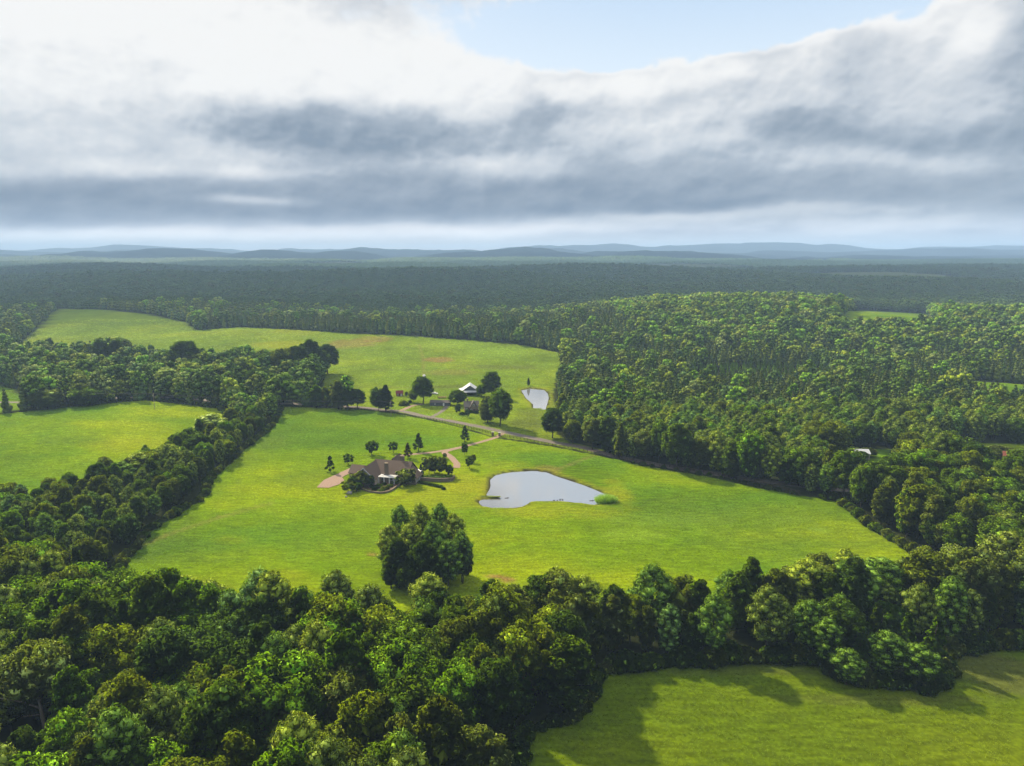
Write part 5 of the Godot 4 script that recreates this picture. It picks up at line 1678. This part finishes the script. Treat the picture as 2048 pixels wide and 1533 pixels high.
		["farm_tree", "round", "dark green", -21.8, 496.4, 7.9, 4.3, "dark tree close to the barn's east side", "tree", "trees round the old farm"],
		["cypress_tree", "cone", "dark green", 12.7, 537.0, 6.6, 1.7, "small dark cypress like tree on the small pond's bank", "tree", "trees round the old farm"],
		["farm_shrub", "bush", "yellow-green", -73.1, 467.8, 4.7, 4.0, "yellow bush beside the farm lane", "shrub", ""],
		["farm_tree", "round", "yellow-green", -68.0, 476.9, 8.9, 3.4, "yellow-green tree between the red shed and big tree", "tree", "trees round the old farm"],
		["farm_tree", "small", "dark green", -75.1, 496.2, 3.9, 1.6, "small dark round tree near the red shed", "tree", "trees round the old farm"],
		["farm_shrub", "bush", "dark green", -69.8, 474.9, 3.4, 1.5, "dark shrub beside the yellow bush", "shrub", ""],
		["farm_shrub", "bush", "dark green", -31.3, 438.4, 2.5, 2.2, "dark shrub at the stone house's west corner", "shrub", ""],
		["farm_shrub", "bush", "dark green", -26.2, 443.5, 2.6, 1.9, "dark shrub under the stone house gable", "shrub", ""],
		["farm_shrub", "bush", "dark green", -22.7, 442.4, 2.5, 2.2, "dark shrub at the stone house's east corner", "shrub", ""],
		["roadside_tree", "round", "dark green", 22.4, 380.9, 16.9, 5.8, "dark leafy tree where the plantation meets the road", "tree", "trees along the road at the plantation's edge"],
		["roadside_tree", "round", "yellow-green", 32.6, 370.5, 12.7, 4.8, "yellow-green round tree at the plantation corner", "tree", "trees along the road at the plantation's edge"],
		["roadside_tree", "tall", "yellow-green", 30.6, 419.2, 16.0, 4.5, "tall yellow-green tree beside the small pond", "tree", "trees along the road at the plantation's edge"],
		["roadside_tree", "round", "grey-green", 42.0, 357.5, 16.6, 5.2, "pale tree third from the plantation corner", "tree", "trees along the road at the plantation's edge"],
		["roadside_tree", "tall", "mid green", 49.1, 352.7, 18.7, 5.6, "green tree just west of the bright poplar", "tree", "trees along the road at the plantation's edge"],
		["poplar_tree", "cone", "yellow-green", 53.7, 339.5, 19.1, 4.2, "bright lime poplar standing out at the roadside", "tree", "trees along the road at the plantation's edge"],
		["roadside_tree", "round", "grey-green", 65.5, 337.0, 14.7, 6.1, "rounded pale tree just east of the bright poplar", "tree", "trees along the road at the plantation's edge"],
		["roadside_tree", "round", "mid green", 71.7, 333.7, 20.0, 5.3, "green tree behind the pale rounded one", "tree", "trees along the road at the plantation's edge"],
		["roadside_tree", "round", "mid green", 77.7, 322.2, 21.8, 6.8, "broad tree with bright top above the fence", "tree", "trees along the road at the plantation's edge"],
		["roadside_tree", "round", "olive", 87.6, 318.7, 15.4, 6.0, "olive rounded tree near the middle of the fence", "tree", "trees along the road at the plantation's edge"],
		["pine_tree", "pine", "olive", 94.7, 316.7, 20.5, 5.3, "lone pine above the fence", "tree", "trees along the road at the plantation's edge"],
		["roadside_tree", "tall", "mid green", 99.4, 308.3, 16.8, 5.9, "upright leafy tree close against the fence", "tree", "trees along the road at the plantation's edge"],
		["roadside_tree", "wide", "bright green", 106.4, 304.3, 21.1, 6.2, "bright spreading tree behind the fence", "tree", "trees along the road at the plantation's edge"],
		["pine_tree", "pine", "olive", 113.6, 299.5, 17.3, 5.0, "thin crowned pine with reddish trunk at fence end", "tree", "trees along the road at the plantation's edge"],
		["roadside_tree", "wide", "mid green", 124.3, 295.2, 16.4, 7.6, "wide leafy tree at the end of the fence", "tree", "trees along the road at the plantation's edge"],
		["roadside_tree", "wide", "olive", 152.1, 334.7, 19.0, 11.2, "huge spreading pine like tree over the fence end", "tree", "trees along the road at the plantation's edge"],
		["roadside_tree", "round", "mid green", 136.6, 277.7, 20.1, 7.1, "leafy tree at the pasture's east corner", "tree", "trees along the road at the plantation's edge"],
		["roadside_tree", "round", "mid green", 171.6, 344.7, 4.1, 4.3, "small round tree hiding the white roof's west end", "tree", ""],
		["roadside_tree", "round", "olive", 178.8, 342.9, 4.4, 3.8, "small olive tree hiding the white roof's east end", "tree", ""],
		["roadside_tree", "round", "dark green", 171.9, 337.1, 4.1, 3.7, "small dark tree below the white roof", "tree", ""],
		["roadside_tree", "round", "grey-green", 241.2, 338.4, 6.3, 6.2, "pale tree beside the red roofed house", "tree", ""],
		["pine_tree", "pine", "dark green", -35.9, 216.8, 21.0, 4.2, "tall dark pine at the back left of the pasture clump", "tree", "pines of the clump in the middle of the pasture"],
		["pine_tree", "pine", "olive", -29.7, 218.4, 21.5, 4.5, "olive pine at the back middle of the clump", "tree", "pines of the clump in the middle of the pasture"],
		["pine_tree", "pine", "dark green", -23.1, 217.4, 21.5, 4.1, "highest dark pine of the clump", "tree", "pines of the clump in the middle of the pasture"],
		["pine_tree", "pine", "olive", -38.0, 207.8, 18.0, 4.3, "pine leaning out of the clump's west side", "tree", "pines of the clump in the middle of the pasture"],
		["pine_tree", "pine", "olive", -18.8, 213.3, 20.0, 4.7, "pine on the clump's north east shoulder", "tree", "pines of the clump in the middle of the pasture"],
		["pine_tree", "pine", "olive", -31.0, 206.3, 19.5, 4.5, "big pine near the clump's centre", "tree", "pines of the clump in the middle of the pasture"],
		["pine_tree", "pine", "dark green", -24.5, 207.2, 20.0, 4.7, "dark pine beside the clump's centre", "tree", "pines of the clump in the middle of the pasture"],
		["pine_tree", "pine", "dark green", -15.6, 205.9, 17.0, 3.9, "pine at the east edge of the clump", "tree", "pines of the clump in the middle of the pasture"],
		["clump_tree", "tall", "dark green", -34.5, 201.6, 16.0, 4.2, "dark leafy tree on the clump's south west", "tree", "pines of the clump in the middle of the pasture"],
		["clump_tree", "round", "dark green", -26.6, 199.1, 16.0, 4.7, "round dark tree at the clump's south face", "tree", "pines of the clump in the middle of the pasture"],
		["pine_tree", "pine", "dark green", -19.4, 201.1, 16.0, 4.6, "pine at the clump's south face", "tree", "pines of the clump in the middle of the pasture"],
		["clump_tree", "round", "mid green", -15.2, 205.0, 12.5, 3.2, "low tree filling the clump's east foot", "tree", "pines of the clump in the middle of the pasture"],
		["clump_tree", "tall", "mid green", -36.8, 201.3, 11.0, 3.2, "low leafy tree at the clump's west foot", "tree", "pines of the clump in the middle of the pasture"],
		["clump_tree", "round", "mid green", -30.3, 197.9, 11.0, 3.8, "low leafy tree at the clump's south foot", "tree", "pines of the clump in the middle of the pasture"],
		["clump_tree", "round", "dark green", -22.8, 197.5, 11.5, 3.9, "low dark tree at the clump's front", "tree", "pines of the clump in the middle of the pasture"],
		["pine_tree", "pine", "dark green", 36.7, 173.7, 20.0, 6.1, "tallest dark pine breaking the skyline of the belt", "tree", "trees that stand out in the near belt"],
		["pine_tree", "pine", "olive", 18.2, 170.9, 18.5, 6.0, "round topped pine at the left part of the belt", "tree", "trees that stand out in the near belt"],
		["belt_tree", "round", "dark green", 8.3, 171.0, 18.0, 6.2, "dark round oak like tree left of the round topped pine", "tree", "trees that stand out in the near belt"],
		["belt_tree", "round", "grey-green", -0.5, 166.3, 17.0, 6.1, "pale flower tipped tree in front of the clump's shade", "tree", "trees that stand out in the near belt"],
		["pine_tree", "pine", "olive", 79.8, 178.4, 19.0, 6.8, "broad pine in the right half of the belt", "tree", "trees that stand out in the near belt"],
		["belt_tree", "round", "olive", 71.5, 177.1, 16.0, 4.7, "olive tree left of the broad belt pine", "tree", "trees that stand out in the near belt"],
		["belt_tree", "tall", "mid green", 59.9, 174.4, 16.5, 4.6, "upright tree in the middle of the belt", "tree", "trees that stand out in the near belt"],
		["belt_tree", "tall", "mid green", 49.0, 172.5, 15.5, 4.3, "leafy upright tree right of the tallest pine", "tree", "trees that stand out in the near belt"],
		["belt_tree", "tall", "dark green", 83.1, 173.5, 17.0, 4.6, "dark upright tree right of the broad belt pine", "tree", "trees that stand out in the near belt"],
		["pine_tree", "pine", "dark green", 102.6, 183.4, 17.5, 7.6, "leaning pine near the right end of the belt", "tree", "trees that stand out in the near belt"],
		["belt_tree", "round", "olive", 113.8, 183.7, 18.0, 7.6, "big olive tree at the belt's right end", "tree", "trees that stand out in the near belt"],
		["belt_tree", "wide", "grey-green", 127.5, 185.7, 18.0, 8.4, "wide grey-green tree at the right end of belt", "tree", "trees that stand out in the near belt"],
		["belt_tree", "wide", "grey-green", 144.3, 192.0, 19.0, 8.7, "large grey-green tree at the right edge of view", "tree", "trees that stand out in the near belt"],
		["poplar_tree", "cone", "bright green", 83.9, 156.6, 12.0, 2.8, "bright pointed poplar at the belt's bulge", "tree", "trees that stand out in the near belt"],
		["poplar_tree", "cone", "mid green", 91.8, 164.7, 13.5, 3.5, "green pointed poplar behind the bright one", "tree", "trees that stand out in the near belt"],
		["poplar_tree", "cone", "bright green", 98.0, 161.8, 13.0, 3.1, "bright poplar in the middle of the bulge", "tree", "trees that stand out in the near belt"],
		["poplar_tree", "cone", "bright green", 104.1, 160.0, 13.0, 3.4, "bright poplar at the bulge's right corner", "tree", "trees that stand out in the near belt"],
		["pine_tree", "pine", "dark green", 76.9, 158.6, 13.0, 4.3, "dark young pine at the left of the bulge", "tree", "trees that stand out in the near belt"],
		["pine_tree", "pine", "dark green", 88.8, 154.5, 11.5, 4.8, "dark pine at the bulge's front", "tree", "trees that stand out in the near belt"],
		["pine_tree", "pine", "dark green", 95.0, 151.6, 10.0, 4.7, "low dark pine at the bulge's front right", "tree", "trees that stand out in the near belt"],
		["pine_tree", "pine", "dark green", 78.5, 151.0, 9.0, 4.1, "low dark pine at the bulge's front left", "tree", "trees that stand out in the near belt"],
		["silver_tree", "round", "grey-green", -65.8, 172.9, 15.0, 5.9, "silvery round tree alone at the pasture's lower edge", "tree", "trees that stand out in the near belt"],
		["lime_tree", "round", "yellow-green", -28.8, 133.6, 17.0, 7.0, "round lime green tree in the middle of near wood", "tree", "trees that stand out in the near belt"],
		["lime_tree", "tall", "yellow-green", -6.3, 138.9, 17.0, 4.3, "upright lime green tree right of the wood's centre", "tree", "trees that stand out in the near belt"],
		["lime_tree", "wide", "yellow-green", 4.0, 145.9, 18.0, 6.8, "yellowish spreading tree near the wood's right edge", "tree", "trees that stand out in the near belt"],
		["lime_tree", "wide", "bright green", -25.1, 146.7, 16.5, 6.8, "bright leafy tree near the wood's centre back", "tree", "trees that stand out in the near belt"],
		["corner_tree", "tall", "mid green", 12.1, 141.9, 17.0, 6.9, "big upright tree at the wood's right corner", "tree", "trees that stand out in the near belt"],
		["wood_tree", "round", "grey-green", -5.8, 115.3, 14.0, 5.5, "pale tree at the bottom edge of view", "tree", "trees that stand out in the near belt"],
		["wood_tree", "wide", "olive", -45.7, 120.8, 15.0, 6.7, "olive spreading tree low in the near wood", "tree", "trees that stand out in the near belt"],
		["lime_tree", "tall", "bright green", -51.4, 160.1, 19.0, 4.3, "bright tree at the back of the near wood", "tree", "trees that stand out in the near belt"],
		["wood_tree", "tall", "mid green", -46.2, 158.9, 19.0, 4.9, "upright green tree behind the wood's middle", "tree", "trees that stand out in the near belt"],
		["pine_tree", "pine", "olive", -22.1, 173.3, 18.0, 5.5, "olive pine in front of the clump", "tree", "trees that stand out in the near belt"],
		["pine_tree", "pine", "olive", -79.8, 175.1, 15.0, 4.7, "pine on the skyline of the near wood's left half", "tree", "trees that stand out in the near belt"],
		["lime_tree", "tall", "bright green", -89.9, 176.9, 15.0, 4.7, "bright tree on skyline at near wood's left half", "tree", "trees that stand out in the near belt"],
		["wood_tree", "wide", "olive", -93.8, 174.1, 15.0, 6.0, "round olive tree beside the bright skyline tree", "tree", "trees that stand out in the near belt"],
		["wood_tree", "wide", "mid green", -107.0, 178.9, 15.0, 5.4, "mid-green tree where hedgerow meets near wood", "tree", "trees that stand out in the near belt"],
		["belt_tree", "tall", "dark green", 26.7, 171.3, 15.0, 4.6, "dark narrow tree left of the tallest pine", "tree", "trees that stand out in the near belt"],
		["grove_tree", "round", "dark green", -273.0, 585.7, 28.9, 12.5, "big round dark tree at the back of the grove", "tree", ""],
		["grove_tree", "round", "dark green", -354.5, 606.2, 26.9, 6.9, "left of two dark round trees on the grove skyline", "tree", ""],
		["grove_tree", "round", "dark green", -342.0, 606.2, 26.5, 6.9, "right of two dark round trees on the grove skyline", "tree", ""],
		["grove_tree", "round", "dark green", -156.1, 591.9, 24.6, 9.7, "dark round tree at the grove's east tip", "tree", ""],
		["grove_tree", "round", "dark green", -164.4, 571.6, 30.7, 9.0, "tall dark tree near the grove's east tip", "tree", ""],
		["grove_tree", "round", "mid green", -157.0, 571.6, 23.0, 8.1, "green tree between the two at the grove's east tip", "tree", ""],
		["grove_tree", "round", "dark green", -169.6, 553.3, 28.3, 8.7, "dark tree third from the grove's east tip", "tree", ""],
		["grove_tree", "wide", "olive", -179.3, 545.2, 26.7, 8.6, "olive tree fourth from the grove's east tip", "tree", ""],
		["grove_tree", "tall", "dark green", -157.2, 509.9, 19.0, 8.0, "tall tree where hedgerow meets the road", "tree", ""],
		["grove_tree", "wide", "dark green", -191.3, 565.1, 20.0, 15.3, "large domed tree at the hedgerow's far end", "tree", ""],
		["grove_tree", "round", "dark green", -187.7, 511.6, 17.0, 12.8, "dark domed tree left of the large domed one", "tree", ""],
		["grove_tree", "pine", "grey-green", -245.6, 496.1, 20.0, 9.9, "tall feathery tree at the left field's far edge", "tree", ""],
		["grove_tree", "pine", "olive", -242.5, 524.4, 20.0, 11.2, "broad pale pine at the left field's far edge", "tree", ""],
		["grove_tree", "pine", "olive", -224.3, 525.2, 19.0, 11.3, "pale pine nearest the hedgerow at the field's far edge", "tree", ""],
		["grove_tree", "wide", "grey-green", -301.0, 449.0, 12.0, 10.0, "pale rounded bush tree at left field's west corner", "tree", ""],
		["grove_tree", "wide", "mid green", -281.2, 459.0, 11.0, 10.9, "rounded tree along the left field's far edge", "tree", ""],
		["pine_tree", "pine", "grey-green", -161.6, 370.7, 15.0, 9.4, "flat topped pale pine standing out of the hedgerow", "tree", ""],
		["pine_tree", "pine", "olive", -159.2, 315.2, 13.0, 6.5, "dark flat topped pine on the hedgerow's left side", "tree", ""],
		["pine_tree", "pine", "olive", -165.6, 303.2, 12.5, 6.7, "second flat topped pine of the hedgerow", "tree", ""],
		["hedgerow_tree", "round", "dark green", -153.5, 336.1, 12.0, 6.9, "dark round tree of the hedgerow beside the left field", "tree", ""],
		["pine_tree", "pine", "dark green", -168.2, 293.5, 11.0, 6.5, "low dark pine of the hedgerow", "tree", ""]]
	for t in singles:
		fixed.append(Vector2(t[3], t[4]))
		plant(t[0], t[1], t[2], t[3], t[4], t[5], t[6], t[7], t[8], t[9])
	fixed.append(Vector2(-96.6, 132.1))
	old_tree(-96.6, 132.1)
	undergrowth(-96.6, 132.1)
	EDGES = [
		["the hedgerow's pasture side", PackedVector2Array([Vector2(-124.0, 196.0), Vector2(-126.8, 216.7), Vector2(-132.1, 245.2), Vector2(-127.4, 276.5), Vector2(-134.3, 302.7), Vector2(-138.5, 349.1), Vector2(-142.3, 405.8), Vector2(-153.1, 462.7)]), 2.6, 1.0],
		["the belt's lower edge", PackedVector2Array([Vector2(22.0, 158.0), Vector2(50.0, 160.5), Vector2(75.0, 161.0), Vector2(79.0, 152.5), Vector2(90.0, 151.0), Vector2(100.0, 150.5), Vector2(109.0, 164.0), Vector2(133.0, 170.5), Vector2(165.0, 173.0)]), 1.9, 1.5],
		["the near wood's right edge", PackedVector2Array([Vector2(0.0, 120.0), Vector2(4.0, 134.0), Vector2(14.0, 140.5), Vector2(22.0, 156.0)]), 2.2, 1.1],
		["the pasture's east edge", PackedVector2Array([Vector2(126.7, 278.4), Vector2(133.8, 276.2), Vector2(132.6, 253.5), Vector2(135.8, 234.2), Vector2(138.0, 222.2), Vector2(150.0, 207.0)]), 2.6, 1.2],
		["the road bank", PackedVector2Array([Vector2(55.2, 334.2), Vector2(66.0, 326.8), Vector2(86.9, 315.1), Vector2(104.5, 298.4), Vector2(120.8, 284.2)]), 5.0, 0.7],
		["the left field's hedgerow side", PackedVector2Array([Vector2(-190.0, 292.0), Vector2(-170.0, 335.0), Vector2(-166.0, 385.0), Vector2(-176.0, 425.0), Vector2(-190.0, 453.0)]), 4.0, 1.0],
		["the left field's far edge", PackedVector2Array([Vector2(-190.0, 455.0), Vector2(-250.0, 477.0), Vector2(-300.0, 451.0)]), 4.5, 0.9]]
	edge_bushes()
	forest()
	distant_woods()
	BARE = [PackedVector2Array([Vector2(-84.8, 294.6), Vector2(-84.4, 304.8), Vector2(-81.2, 312.6), Vector2(-75.7, 325.9), Vector2(-71.7, 324.1), Vector2(-72.7, 318.7), Vector2(-76.2, 312.6), Vector2(-77.2, 309.1), Vector2(-75.1, 305.0), Vector2(-76.1, 299.2), Vector2(-79.5, 294.3)]), PackedVector2Array([Vector2(-15.0, 270.7), Vector2(42.8, 270.7), Vector2(42.8, 323.0), Vector2(-15.0, 323.0)]), PackedVector2Array([Vector2(5.8, 452.8), Vector2(27.2, 452.8), Vector2(27.2, 530.9), Vector2(5.8, 530.9)])]
	tufts()
